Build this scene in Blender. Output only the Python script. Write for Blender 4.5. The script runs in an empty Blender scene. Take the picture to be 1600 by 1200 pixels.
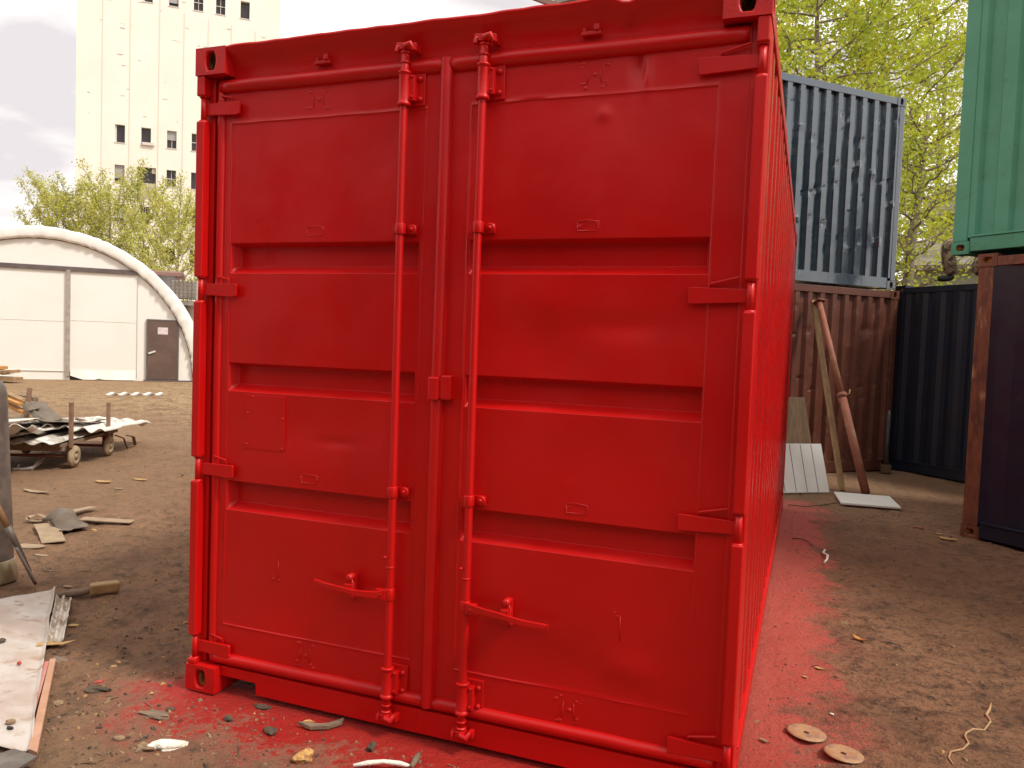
import bpy, bmesh, math, random
from mathutils import Vector, Matrix, noise
PI = math.pi
sc = bpy.context.scene
C = sc.collection
R = math.radians

# ------------------------------------------------------------------ camera
CT = Vector((2.6106, -2.8117, 1.6369)); CY, CP, CR, CF = R(-20.578), R(-2.846), R(2.1006), 1227.3
_f = Vector((math.sin(CY)*math.cos(CP), math.cos(CY)*math.cos(CP), math.sin(CP)))
_r = Vector((math.cos(CY), -math.sin(CY), 0)); _u = _r.cross(_f)
_rt = _r*math.cos(CR) + _u*math.sin(CR); _up = -_r*math.sin(CR) + _u*math.cos(CR)
cam = bpy.data.cameras.new('camera'); camo = bpy.data.objects.new('camera', cam); C.objects.link(camo)
m = Matrix((_rt, _up, -_f)).transposed().to_4x4(); m.translation = CT
camo.matrix_world = m
cam.sensor_width = 36; cam.lens = CF/1600*36; cam.clip_start = .05; cam.clip_end = 900
sc.camera = camo

def ray(u, v): return _rt*((u-800)/CF) - _up*((v-600)/CF) + _f
def G(u, v, z=0.0):                       # where a sight line meets a level z (to place loose things on the ground)
    d = ray(u, v); return CT + d*((z-CT.z)/d.z)
def D(u, v, k): return CT + ray(u, v)*k

# ------------------------------------------------------------------ world, sun, exposure
w = bpy.data.worlds.new("World"); sc.world = w; w.use_nodes = True
nt = w.node_tree; N = nt.nodes; Lk = nt.links; N.clear()
SUN_EL, SUN_AZ = R(52), R(97)             # azimuth from +Y towards +X
out = N.new('ShaderNodeOutputWorld'); bg = N.new('ShaderNodeBackground'); bg.inputs[1].default_value = .1
sky = N.new('ShaderNodeTexSky'); sky.sky_type = 'NISHITA'; sky.sun_disc = False
sky.sun_elevation = SUN_EL; sky.sun_rotation = SUN_AZ; sky.air_density = 1.0; sky.dust_density = 2.0
tc = N.new('ShaderNodeTexCoord'); mp = N.new('ShaderNodeMapping'); mp.inputs['Scale'].default_value = (1, 1, 2.2)
mp.inputs['Location'].default_value = (.35, .1, .0)
n1 = N.new('ShaderNodeTexNoise'); n1.inputs['Scale'].default_value = 2.1; n1.inputs['Detail'].default_value = 7; n1.inputs['Roughness'].default_value = .52
r1 = N.new('ShaderNodeValToRGB'); r1.color_ramp.elements[0].position = .33; r1.color_ramp.elements[1].position = .43
n2 = N.new('ShaderNodeTexNoise'); n2.inputs['Scale'].default_value = 2.6; n2.inputs['Detail'].default_value = 5
mp2 = N.new('ShaderNodeMapping'); mp2.inputs['Scale'].default_value = (1, 1, 3.5); mp2.inputs['Location'].default_value = (.0, .45, .2)
r2 = N.new('ShaderNodeValToRGB'); r2.color_ramp.elements[0].position = .36; r2.color_ramp.elements[1].position = .50
r2.color_ramp.elements[0].color = (6.3, 5.9, 6.0, 1); r2.color_ramp.elements[1].color = (11.2, 10.8, 10.2, 1)
mx = N.new('ShaderNodeMix'); mx.data_type = 'RGBA'
bl = N.new('ShaderNodeMix'); bl.data_type = 'RGBA'; bl.blend_type = 'ADD'; bl.inputs[0].default_value = 1
bl.inputs[7].default_value = (2.0, 2.3, 2.6, 1)
Lk.new(tc.outputs['Generated'], mp.inputs[0]); Lk.new(mp.outputs[0], n1.inputs['Vector']); Lk.new(n1.outputs[0], r1.inputs[0])
Lk.new(tc.outputs['Generated'], mp2.inputs[0]); Lk.new(mp2.outputs[0], n2.inputs['Vector']); Lk.new(n2.outputs[0], r2.inputs[0])
Lk.new(sky.outputs[0], bl.inputs[6]); Lk.new(r1.outputs[0], mx.inputs[0]); Lk.new(bl.outputs[2], mx.inputs[6]); Lk.new(r2.outputs[0], mx.inputs[7])
dv_ = ray(50, 190).normalized(); vd = N.new('ShaderNodeVectorMath'); vd.operation = 'DISTANCE'; vd.inputs[1].default_value = dv_
n3_ = N.new('ShaderNodeTexNoise'); n3_.inputs['Scale'].default_value = 5.5; n3_.inputs['Detail'].default_value = 6; mp3 = N.new('ShaderNodeMapping'); mp3.inputs['Scale'].default_value = (1, 1, 3)
Lk.new(tc.outputs['Generated'], mp3.inputs[0]); Lk.new(mp3.outputs[0], n3_.inputs['Vector']); vn = N.new('ShaderNodeVectorMath'); vn.operation = 'NORMALIZE'; Lk.new(tc.outputs['Generated'], vn.inputs[0]); Lk.new(vn.outputs[0], vd.inputs[0])
ad = N.new('ShaderNodeMath'); ad.operation = 'MULTIPLY_ADD'; ad.inputs[1].default_value = .55; Lk.new(n3_.outputs[0], ad.inputs[0]); Lk.new(vd.outputs['Value'], ad.inputs[2])
mr3 = N.new('ShaderNodeMapRange'); mr3.inputs[1].default_value = .52; mr3.inputs[2].default_value = .34; Lk.new(ad.outputs[0], mr3.inputs[0])
mx3 = N.new('ShaderNodeMix'); mx3.data_type = 'RGBA'; mx3.inputs[7].default_value = (6.5, 6.1, 6.25, 1); Lk.new(mr3.outputs[0], mx3.inputs[0]); Lk.new(mx.outputs[2], mx3.inputs[6])
Lk.new(mx3.outputs[2], bg.inputs[0]); Lk.new(bg.outputs[0], out.inputs[0])

sl = bpy.data.lights.new('sun', 'SUN'); sl.energy = 2.6; sl.angle = R(12); sl.color = (1, .95, .87)
so = bpy.data.objects.new('sun', sl); C.objects.link(so)
sd = Vector((math.sin(SUN_AZ)*math.cos(SUN_EL), math.cos(SUN_AZ)*math.cos(SUN_EL), math.sin(SUN_EL)))
so.rotation_euler = sd.to_track_quat('Z', 'Y').to_euler(); so.location = (0, 0, 30)
sc.view_settings.view_transform = 'Standard'; sc.view_settings.look = 'None'
sc.view_settings.exposure = 0.40; sc.view_settings.gamma = 1
sc.cycles.use_denoising = True
sc.cycles.max_bounces = 7; sc.cycles.transparent_max_bounces = 8

# ------------------------------------------------------------------ helpers
class MB:
    def __init__(s): s.v = []; s.f = []; s.m = []; s.sm = []
    def poly(s, pts, mi=0, smooth=False):
        b = len(s.v); s.v += [tuple(p) for p in pts]; s.f.append(tuple(range(b, b+len(pts)))); s.m.append(mi); s.sm.append(smooth)
    def raw(s, vs, fs, mi=0, smooth=False):
        b = len(s.v); s.v += [tuple(p) for p in vs]
        for f in fs: s.f.append(tuple(b+i for i in f)); s.m.append(mi); s.sm.append(smooth)
    def hexa(s, p, mi=0):                 # 8 corners, bottom ring 0-3 ccw, top ring 4-7
        s.raw(p, [(3, 2, 1, 0), (4, 5, 6, 7), (0, 1, 5, 4), (1, 2, 6, 5), (2, 3, 7, 6), (3, 0, 4, 7)], mi)
    def box(s, x0, x1, y0, y1, z0, z1, mi=0, rot=None, piv=None):
        p = [Vector(q) for q in ((x0, y0, z0), (x1, y0, z0), (x1, y1, z0), (x0, y1, z0), (x0, y0, z1), (x1, y0, z1), (x1, y1, z1), (x0, y1, z1))]
        if rot is not None:
            pv = Vector(piv) if piv is not None else sum(p, Vector())/8
            p = [pv + rot @ (q-pv) for q in p]
        s.hexa(p, mi)
    def beam(s, a, b, w, h, mi=0, up=(0, 0, 1)):
        a = Vector(a); b = Vector(b); d = (b-a).normalized(); sd_ = d.cross(Vector(up))
        if sd_.length < 1e-4: sd_ = Vector((1, 0, 0))
        sd_.normalize(); uu = sd_.cross(d)
        o = [(-w/2, -h/2), (w/2, -h/2), (w/2, h/2), (-w/2, h/2)]
        A = [a + sd_*x + uu*y for x, y in o]; B = [b + sd_*x + uu*y for x, y in o]
        s.raw(A+B, [(0, 1, 2, 3), (7, 6, 5, 4), (0, 4, 5, 1), (1, 5, 6, 2), (2, 6, 7, 3), (3, 7, 4, 0)], mi)
    def tube(s, pts, rad, n=12, mi=0, cap=True, smooth=True, sq=1.0):
        pts = [Vector(p) for p in pts]; k = len(pts)
        rs = rad if isinstance(rad, (list, tuple)) else [rad]*k
        vs = []; prev = None
        for i in range(k):
            d = (pts[min(i+1, k-1)]-pts[max(i-1, 0)])
            if d.length < 1e-9: d = Vector((0, 0, 1))
            d.normalize()
            if prev is None:
                a = d.cross(Vector((0, 0, 1)))
                if a.length < .05: a = d.cross(Vector((0, 1, 0)))
            else: a = prev - d*prev.dot(d)
            a.normalize(); prev = a; b = d.cross(a)
            for j in range(n):
                t = 2*PI*j/n; vs.append(pts[i] + (a*math.cos(t) + b*math.sin(t)*sq)*rs[i])
        fs = []
        for i in range(k-1):
            for j in range(n): fs.append((i*n+j, i*n+(j+1) % n, (i+1)*n+(j+1) % n, (i+1)*n+j))
        s.raw(vs, fs, mi, smooth)
        if cap:
            b0 = len(s.v)-len(vs)
            s.f.append(tuple(b0+j for j in range(n))[::-1]); s.m.append(mi); s.sm.append(False)
            s.f.append(tuple(b0+(k-1)*n+j for j in range(n))); s.m.append(mi); s.sm.append(False)
    def lathe(s, o, prof, n=24, mi=0, axis=(0, 0, 1)):   # profile (r, h)
        ax = Vector(axis).normalized(); a = ax.cross(Vector((0, 1, 0)))
        if a.length < .05: a = ax.cross(Vector((1, 0, 0)))
        a.normalize(); b = ax.cross(a); o = Vector(o); vs = []
        for r_, h in prof:
            for j in range(n):
                t = 2*PI*j/n; vs.append(o + ax*h + (a*math.cos(t)+b*math.sin(t))*max(r_, 1e-4))
        fs = []
        for i in range(len(prof)-1):
            for j in range(n): fs.append((i*n+j, i*n+(j+1) % n, (i+1)*n+(j+1) % n, (i+1)*n+j))
        s.raw(vs, fs, mi, True)
    def grid(s, xs, ys, fn, mi=0, smooth=True, flip=False):
        vs = [fn(x, y) for y in ys for x in xs]; n = len(xs); fs = []
        for j in range(len(ys)-1):
            for i in range(n-1):
                q = (j*n+i, j*n+i+1, (j+1)*n+i+1, (j+1)*n+i)
                fs.append(q[::-1] if flip else q)
        s.raw(vs, fs, mi, smooth)
    def prism(s, poly, thick, fr, mi=0):   # poly of 2-D points, fr(u, v, w) to 3-D
        n = len(poly); A = [fr(u, v, 0) for u, v in poly]; B = [fr(u, v, thick) for u, v in poly]
        s.raw(A+B, [tuple(range(n))[::-1], tuple(range(n, 2*n))] + [(i, (i+1) % n, n+(i+1) % n, n+i) for i in range(n)], mi)
    def build(s, name, mats, parent=None, bevel=0, org=None, solid=0, seg=2, weighted=False):
        me = bpy.data.meshes.new(name)
        vs = s.v if org is None else [(p[0]-org[0], p[1]-org[1], p[2]-org[2]) for p in s.v]
        me.from_pydata(vs, [], s.f)
        if not isinstance(mats, (list, tuple)): mats = [mats]
        for q in mats: me.materials.append(q)
        me.polygons.foreach_set('material_index', s.m); me.polygons.foreach_set('use_smooth', s.sm)
        me.update()
        o = bpy.data.objects.new(name, me); C.objects.link(o)
        if parent is not None: o.parent = parent
        elif org is not None: o.location = org
        if solid:
            q = o.modifiers.new('thick', 'SOLIDIFY'); q.thickness = solid; q.offset = 0
        if bevel:
            q = o.modifiers.new('edges', 'BEVEL'); q.width = bevel; q.segments = seg; q.limit_method = 'ANGLE'; q.angle_limit = R(40)
            q.harden_normals = False
        return o

def tag(o, label, cat, group=None):
    o['label'] = label; o['category'] = cat
    if group: o['group'] = group
    return o
def thing(name, label, cat, loc=(0, 0, 0), rotz=0, group=None):
    o = bpy.data.objects.new(name, None); C.objects.link(o); o.location = loc; o.rotation_euler = (0, 0, rotz)
    o.empty_display_size = .2
    return tag(o, label, cat, group)
def kind(o, k): o['kind'] = k; return o
def copy_tree(o, parent=None):
    c = o.copy(); C.objects.link(c)
    if parent is not None: c.parent = parent
    for ch in [q for q in bpy.data.objects if q.parent == o]: copy_tree(ch, c)
    return c

def fbm(x, y, z=0, o=4): return noise.fractal(Vector((x, y, z)), 1.0, 2.0, o)

# ------------------------------------------------------------------ materials
def mat(name, c1, c2=None, rough=.6, metal=0, scale=6, lo=.4, hi=.6, bump=0, bscale=40, spec=.5, c3=None, s3=3, lo3=.55, hi3=.7,
        rvar=0, stretch=None, coat=0, detail=6, bdist=.01, coords='Object', trans=0):
    M = bpy.data.materials.new(name); M.use_nodes = True; t = M.node_tree; n = t.nodes; l = t.links
    p = n['Principled BSDF']
    p.inputs['Roughness'].default_value = rough; p.inputs['Metallic'].default_value = metal
    p.inputs['Specular IOR Level'].default_value = spec; p.inputs['Coat Weight'].default_value = coat; p.inputs['Coat Roughness'].default_value = .12
    p.inputs['Base Color'].default_value = (*c1, 1)
    tc = n.new('ShaderNodeTexCoord'); src = tc.outputs[coords]
    if stretch:
        mpn = n.new('ShaderNodeMapping'); mpn.inputs['Scale'].default_value = stretch; l.new(src, mpn.inputs[0]); src = mpn.outputs[0]
    def nz(s, d=detail):
        q = n.new('ShaderNodeTexNoise'); q.inputs['Scale'].default_value = s; q.inputs['Detail'].default_value = d; q.inputs['Roughness'].default_value = .6
        l.new(src, q.inputs['Vector']); return q
    def rampf(q, a, b):
        r_ = n.new('ShaderNodeMapRange'); r_.inputs[1].default_value = a; r_.inputs[2].default_value = b; l.new(q.outputs[0], r_.inputs[0]); return r_
    if c2:
        a = rampf(nz(scale), lo, hi); mx_ = n.new('ShaderNodeMix'); mx_.data_type = 'RGBA'
        mx_.inputs[6].default_value = (*c1, 1); mx_.inputs[7].default_value = (*c2, 1); l.new(a.outputs[0], mx_.inputs[0]); col = mx_.outputs[2]
        if c3:
            b = rampf(nz(s3), lo3, hi3); m2 = n.new('ShaderNodeMix'); m2.data_type = 'RGBA'
            m2.inputs[7].default_value = (*c3, 1); l.new(col, m2.inputs[6]); l.new(b.outputs[0], m2.inputs[0]); col = m2.outputs[2]
        l.new(col, p.inputs['Base Color'])
    if rvar:
        a = n.new('ShaderNodeMapRange'); a.inputs[1].default_value = .3; a.inputs[2].default_value = .7
        a.inputs[3].default_value = max(0, rough-rvar); a.inputs[4].default_value = rough+rvar
        l.new(nz(scale*1.7).outputs[0], a.inputs[0]); l.new(a.outputs[0], p.inputs['Roughness'])
    if bump:
        b = n.new('ShaderNodeBump'); b.inputs['Strength'].default_value = bump; b.inputs['Distance'].default_value = bdist
        l.new(nz(bscale).outputs[0], b.inputs['Height']); l.new(b.outputs[0], p.inputs['Normal'])
    if trans:
        o_ = n['Material Output']; tr = n.new('ShaderNodeBsdfTranslucent'); ms = n.new('ShaderNodeMixShader'); ms.inputs[0].default_value = trans
        if c2: l.new(col, tr.inputs[0])
        else: tr.inputs[0].default_value = (*c1, 1)
        l.new(p.outputs[0], ms.inputs[1]); l.new(tr.outputs[0], ms.inputs[2]); l.new(ms.outputs[0], o_.inputs[0])
    return M

RED = mat('red_paint', (.57, .0050, .0042), (.51, .0045, .004), rough=.37, scale=1.3, lo=.35, hi=.65, bump=.12, bscale=22, rvar=.12, bdist=.006, spec=.34)
REDR = mat('red_paint_rough', (.57, .006, .005), (.48, .005, .0045), rough=.42, spec=.4, scale=9, bump=.3, bscale=90, rvar=.08, bdist=.004)
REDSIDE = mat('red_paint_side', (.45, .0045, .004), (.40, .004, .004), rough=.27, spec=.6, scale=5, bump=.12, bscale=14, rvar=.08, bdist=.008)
RUSTIN = mat('rusty_hollow', (.50, .24, .05), (.06, .03, .015), rough=.9, scale=22, lo=.42, hi=.58, bump=.6, bscale=60)
RUBBER = mat('dark_gap', (.05, .008, .006), rough=.8)
BROWNC = mat('brown_container_paint', (.135, .043, .025), (.095, .031, .019), rough=.45, scale=4, lo=.4, hi=.7, bump=.25, bscale=10, c3=(.24, .11, .07), s3=7, lo3=.58, hi3=.75, rvar=.1)
BLUEC = mat('blue_grey_container_paint', (.017, .033, .054), (.025, .043, .060), rough=.20, scale=1.5, lo=.4, hi=.65, bump=.45, bscale=4.5, bdist=.02, c3=(.07, .09, .10), s3=5, lo3=.62, hi3=.8, rvar=.05, detail=3, spec=1.0, coat=1.0)
NAVYC = mat('dark_navy_container_paint', (.006, .014, .032), (.012, .015, .023), rough=.42, scale=2.5, bump=.3, bscale=6, c3=(.045, .03, .025), s3=14, lo3=.66, hi3=.74, rvar=.1)
RUSTC = mat('rusty_post', (.20, .065, .028), (.10, .035, .02), rough=.75, scale=14, lo=.40, hi=.62, bump=.5, bscale=70, c3=(.40, .22, .10), s3=9, lo3=.58, hi3=.70, stretch=(1, 1, .35))
GREENC = mat('green_container_paint', (.045, .235, .125), (.055, .27, .155), rough=.38, scale=2, bump=.15, bscale=6, c3=(.03, .15, .08), s3=7, lo3=.6, hi3=.75, rvar=.08)
CREAM = mat('cream_render', (.80, .76, .67), (.76, .71, .61), rough=.9, scale=.35, lo=.35, hi=.65, c3=(.78, .71, .61), s3=1.3, lo3=.60, hi3=.78, bump=.2, bscale=2)
GROOVE = mat('render_joint', (.66, .59, .50), rough=.9)
DARKWIN = mat('dark_window', (.035, .025, .028), rough=.25)
BLINDWIN = mat('grey_blind', (.34, .32, .32), rough=.6)
WFRAME = mat('window_frame', (.62, .56, .52), rough=.6)
TARP = mat('white_tarpaulin', (.86, .84, .79), (.82, .79, .73), rough=.45, scale=.8, bump=.35, bscale=1.6, bdist=.06)
TARPW = mat('white_wall_sheet', (.86, .83, .77), (.83, .80, .735), rough=.6, scale=.5, bump=.12, bscale=1.2, bdist=.04)
GREYBEAM = mat('grey_beam', (.15, .115, .11), (.11, .085, .08), rough=.6, scale=3)
DOORB = mat('brown_steel_door', (.125, .078, .062), (.155, .10, .08), rough=.4, scale=1.5)
WOOD = mat('raw_timber', (.36, .22, .10), (.25, .15, .07), rough=.75, scale=6, stretch=(2, 2, .5), bump=.2, bscale=14)
ORANGEW = mat('orange_timber', (.55, .27, .07), (.42, .19, .05), rough=.7, scale=5, bump=.2, bscale=20)
GREYW = mat('weathered_wood', (.23, .16, .105), (.16, .11, .07), rough=.85, scale=9, stretch=(1, 6, 6), bump=.4, bscale=30)
DARKW = mat('dark_board', (.13, .075, .035), (.09, .05, .024), rough=.75, scale=4, bump=.2, stretch=(5, 5, 1))
WHITEP = mat('white_panel', (.78, .75, .69), (.72, .68, .61), rough=.5, scale=3)
SHEET = mat('dirty_white_sheet', (.52, .46, .41), (.42, .33, .27), rough=.42, scale=3.2, lo=.40, hi=.6, bump=.35, bscale=6, c3=(.33, .21, .14), s3=9, lo3=.56, hi3=.68, stretch=(1, 1.6, 1))
SHEETPINK = mat('red_dusted_metal', (.50, .17, .13), (.56, .30, .24), rough=.5, scale=5)
GREYM = mat('grey_metal', (.19, .16, .13), (.12, .10, .085), rough=.5, metal=.3, scale=8, c3=(.20, .11, .06), s3=6, lo3=.55, hi3=.7, bump=.3, bscale=50)
TANPL = mat('tan_plastic', (.30, .235, .14), (.24, .18, .10), rough=.55, scale=7)
RUSTPIPE = mat('red_rusty_pipe', (.29, .09, .052), (.21, .068, .038), rough=.7, scale=12, bump=.3, bscale=60, c3=(.32, .17, .07), s3=6, lo3=.52, hi3=.68)
ASBEST = mat('fibre_sheet', (.46, .42, .37), (.30, .25, .20), rough=.85, scale=5, c3=(.72, .68, .62), s3=3, lo3=.48, hi3=.56, bump=.4, bscale=20)
FELT = mat('grey_felt', (.17, .135, .10), (.13, .10, .075), rough=.9, scale=9, bump=.4, bscale=30)
CARDB = mat('tan_strap', (.34, .245, .15), (.27, .19, .12), rough=.9, scale=12, bump=.4, bscale=60)
STONE = mat('stone', (.30, .20, .11), (.20, .13, .075), rough=.85, scale=30, bump=.5, bscale=90)
GSTONE = mat('grey_stone', (.105, .072, .046), (.065, .045, .030), rough=.85, scale=30, bump=.5, bscale=90)
FOAM = mat('white_foam', (.80, .75, .66), (.68, .58, .44), rough=.8, scale=25, lo=.5, hi=.7, bump=.6, bscale=90)
YFOAM = mat('yellow_foam', (.60, .36, .12), (.40, .20, .07), rough=.8, scale=60, bump=.6, bscale=120)
DISC = mat('worn_disc', (.34, .17, .085), (.44, .26, .115), rough=.6, scale=14, c3=(.26, .13, .10), s3=16, lo3=.48, hi3=.64, bump=.2, bscale=100)
LEAFO = mat('dry_leaf', (.50, .24, .05), (.34, .15, .03), rough=.7, scale=60)
LEAFY = mat('yellow_leaf', (.48, .30, .11), (.36, .2, .07), rough=.7, scale=60)
REDST = mat('red_splashed', (.45, .06, .04), (.35, .04, .03), rough=.6, scale=40)
ROOT = mat('pale_root', (.42, .25, .12), (.33, .19, .1), rough=.8, scale=30)
CAMO = mat('camouflage_cloth', (.24, .17, .10), (.08, .055, .035), rough=.95, scale=16, lo=.49, hi=.51, c3=(.36, .28, .18), s3=13, lo3=.52, hi3=.54)
BOOT = mat('black_boot', (.02, .018, .017), rough=.6)
SKIN = mat('skin', (.50, .30, .22), rough=.6); HAIR = mat('hair', (.05, .035, .025), rough=.8)
BARK = mat('bark', (.26, .21, .15), (.17, .13, .10), rough=.9, scale=10, stretch=(1, 1, .3))
LEAFA = mat('young_leaves', (.50, .54, .045), (.38, .46, .05), rough=.5, scale=.6, c3=(.66, .56, .06), s3=1.4, lo3=.5, hi3=.7, trans=.45, spec=.3)
LEAFB = mat('pale_young_leaves', (.58, .54, .12), (.48, .49, .10), rough=.5, scale=.4, c3=(.44, .38, .13), s3=1.0, lo3=.5, hi3=.7, trans=.4, spec=.3)
PALEG = mat('pale_green_wall', (.38, .42, .33), (.34, .32, .26), rough=.9, scale=.8, lo=.4, hi=.6)
OLDW = mat('old_plaster', (.50, .44, .36), (.34, .28, .22), rough=.9, scale=.9)
ROOFG = mat('grey_roof', (.26, .23, .20), (.18, .15, .13), rough=.8, scale=2)
BEAMR = mat('rusty_beam', (.22, .11, .09), rough=.7)
WHITEM = mat('white_steel', (.7, .68, .64), rough=.5)

# ------------------------------------------------------------------ ground
def axis(lo, hi, dlo, dhi, st, grow=1.25):
    a = []; x = dlo
    while x <= dhi: a.append(x); x += st
    s_ = st; x = a[-1]
    while x < hi: s_ = min(s_*grow, 25); x += s_; a.append(x)
    s_ = st; x = a[0]
    while x > lo: s_ = min(s_*grow, 25); x -= s_; a.insert(0, x)
    return a
def gh(x, y):
    d = math.hypot(x-1.5, y-2)
    k = 1/(1+(d/14)**2)
    z = (.020*fbm(x*1.3, y*1.3, 3) + .014*fbm(x*5, y*5, 7) + .010*fbm(x*17, y*17, 2, 2))*k
    ins = max(-x-.0, x-2.438, -y-.02, y-6.06)              # under the container it is pressed flat
    if ins < .1: z = z*max(.0, min(1, .25+ins*6)) - .004
    return z - .004
xs = axis(-260, 260, -4.2, 5.0, .033); ys = axis(-60, 420, -1.6, 4.2, .033)
b = MB(); b.grid(xs, ys, lambda x, y: (x, y, gh(x, y)))
GM = bpy.data.materials.new('bare_earth'); GM.use_nodes = True
t = GM.node_tree; n = t.nodes; l = t.links; p = n['Principled BSDF']; p.inputs['Roughness'].default_value = .88; p.inputs['Specular IOR Level'].default_value = .25
tcn = n.new('ShaderNodeTexCoord'); OC = tcn.outputs['Object']
def NZ(s, d=6, r=.6, src=None):
    q = n.new('ShaderNodeTexNoise'); q.inputs['Scale'].default_value = s; q.inputs['Detail'].default_value = d; q.inputs['Roughness'].default_value = r
    l.new(src or OC, q.inputs['Vector']); return q.outputs[0]
def MR(x, a, b_, c=0, d=1):
    q = n.new('ShaderNodeMapRange'); q.inputs[1].default_value = a; q.inputs[2].default_value = b_; q.inputs[3].default_value = c; q.inputs[4].default_value = d
    l.new(x, q.inputs[0]); return q.outputs[0]
def MA(op, a, b_=None):
    q = n.new('ShaderNodeMath'); q.operation = op
    for i, v_ in enumerate((a, b_)):
        if v_ is None: continue
        if isinstance(v_, (int, float)): q.inputs[i].default_value = v_
        else: l.new(v_, q.inputs[i])
    return q.outputs[0]
def MX(f, a, b_):
    q = n.new('ShaderNodeMix'); q.data_type = 'RGBA'
    if isinstance(f, float): q.inputs[0].default_value = f
    else: l.new(f, q.inputs[0])
    for i, v_ in ((6, a), (7, b_)):
        if isinstance(v_, tuple): q.inputs[i].default_value = (*v_, 1)
        else: l.new(v_, q.inputs[i])
    return q.outputs[2]
sx = n.new('ShaderNodeSeparateXYZ'); l.new(OC, sx.inputs[0]); X, Y = sx.outputs[0], sx.outputs[1]
base = MX(MR(NZ(.35), .4, .6), (.30, .150, .078), (.35, .183, .098))
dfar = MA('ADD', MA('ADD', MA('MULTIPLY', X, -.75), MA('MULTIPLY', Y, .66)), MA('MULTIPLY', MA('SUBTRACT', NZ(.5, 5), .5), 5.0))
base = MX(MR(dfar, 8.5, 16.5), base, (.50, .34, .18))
base = MX(MR(NZ(2.3, 8), .45, .68), base, (.21, .103, .057))
base = MX(MR(NZ(9, 9, .75), .50, .62), base, (.085, .048, .029))
base = MX(MR(NZ(60, 5, .7), .58, .70), base, (.33, .22, .14))
base = MX(MA('MULTIPLY', MR(NZ(22, 8, .85), .50, .60), .75), base, (.11, .056, .034))
base = MX(MR(NZ(48, 6, .8), .57, .64), base, (.050, .029, .019))
base = MX(MA('MULTIPLY', MR(NZ(.12, 3), .40, .6), .6), base, (.30, .185, .105))
# worn dusting of red paint sprayed past the container (stays with the ground)
dx = MA('MAXIMUM', MA('MAXIMUM', MA('MULTIPLY', X, -1.0), MA('SUBTRACT', X, 2.438)), 0.0)
dy = MA('MAXIMUM', MA('MAXIMUM', MA('MULTIPLY', Y, -1.0), MA('SUBTRACT', Y, 6.2)), 0.0)
dist = MA('SQRT', MA('ADD', MA('MULTIPLY', dx, dx), MA('MULTIPLY', dy, dy)))
left = MR(X, -.02, -.10)                                   # 1 on the left side
leftback = MA('MULTIPLY', left, MR(Y, -.05, .9, .12, .6))
nn = MA('MULTIPLY', MA('SUBTRACT', NZ(3.2, 8, .65), .5), 1.0)
e = MA('ADD', MA('ADD', dist, leftback), nn)
rs = MR(X, 2.3, 2.45); spray = MR(e, .66, .12); heavy = MR(MA('ADD', MA('ADD', e, MA('MULTIPLY', rs, MR(Y, .2, 1.2, .0, -.06))), MA('MULTIPLY', MA('SUBTRACT', NZ(32, 5, .75), .5), .9)), .32, .20)
speck = MR(NZ(70, 5, .8), .46, .56)
m1_ = MA('ADD', MA('MULTIPLY', MR(MA('ADD', spray, MA('MULTIPLY', MA('SUBTRACT', NZ(95, 4, .8), .5), 2.0)), .42, .62), .62), MA('MULTIPLY', spray, .30))
base = MX(MA('MULTIPLY', m1_, .80), base, (.48, .125, .088))
pinkside = MA('MULTIPLY', rs, MR(Y, .0, .8, .35, 1.0))
base = MX(MA('MULTIPLY', heavy, .88), base, MX(pinkside, (.52, .014, .010), (.60, .115, .085)))
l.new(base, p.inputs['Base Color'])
l.new(MR(heavy, 0, 1, .9, .5), p.inputs['Roughness'])
bp = n.new('ShaderNodeBump'); bp.inputs['Strength'].default_value = 1.0; bp.inputs['Distance'].default_value = .035
hsum = MA('ADD', MA('MULTIPLY', NZ(18, 8, .7), 1.2), MA('MULTIPLY', NZ(75, 6, .7), .6))
l.new(hsum, bp.inputs['Height']); l.new(bp.outputs[0], p.inputs['Normal'])
kind(b.build('ground', GM), 'structure')

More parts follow.
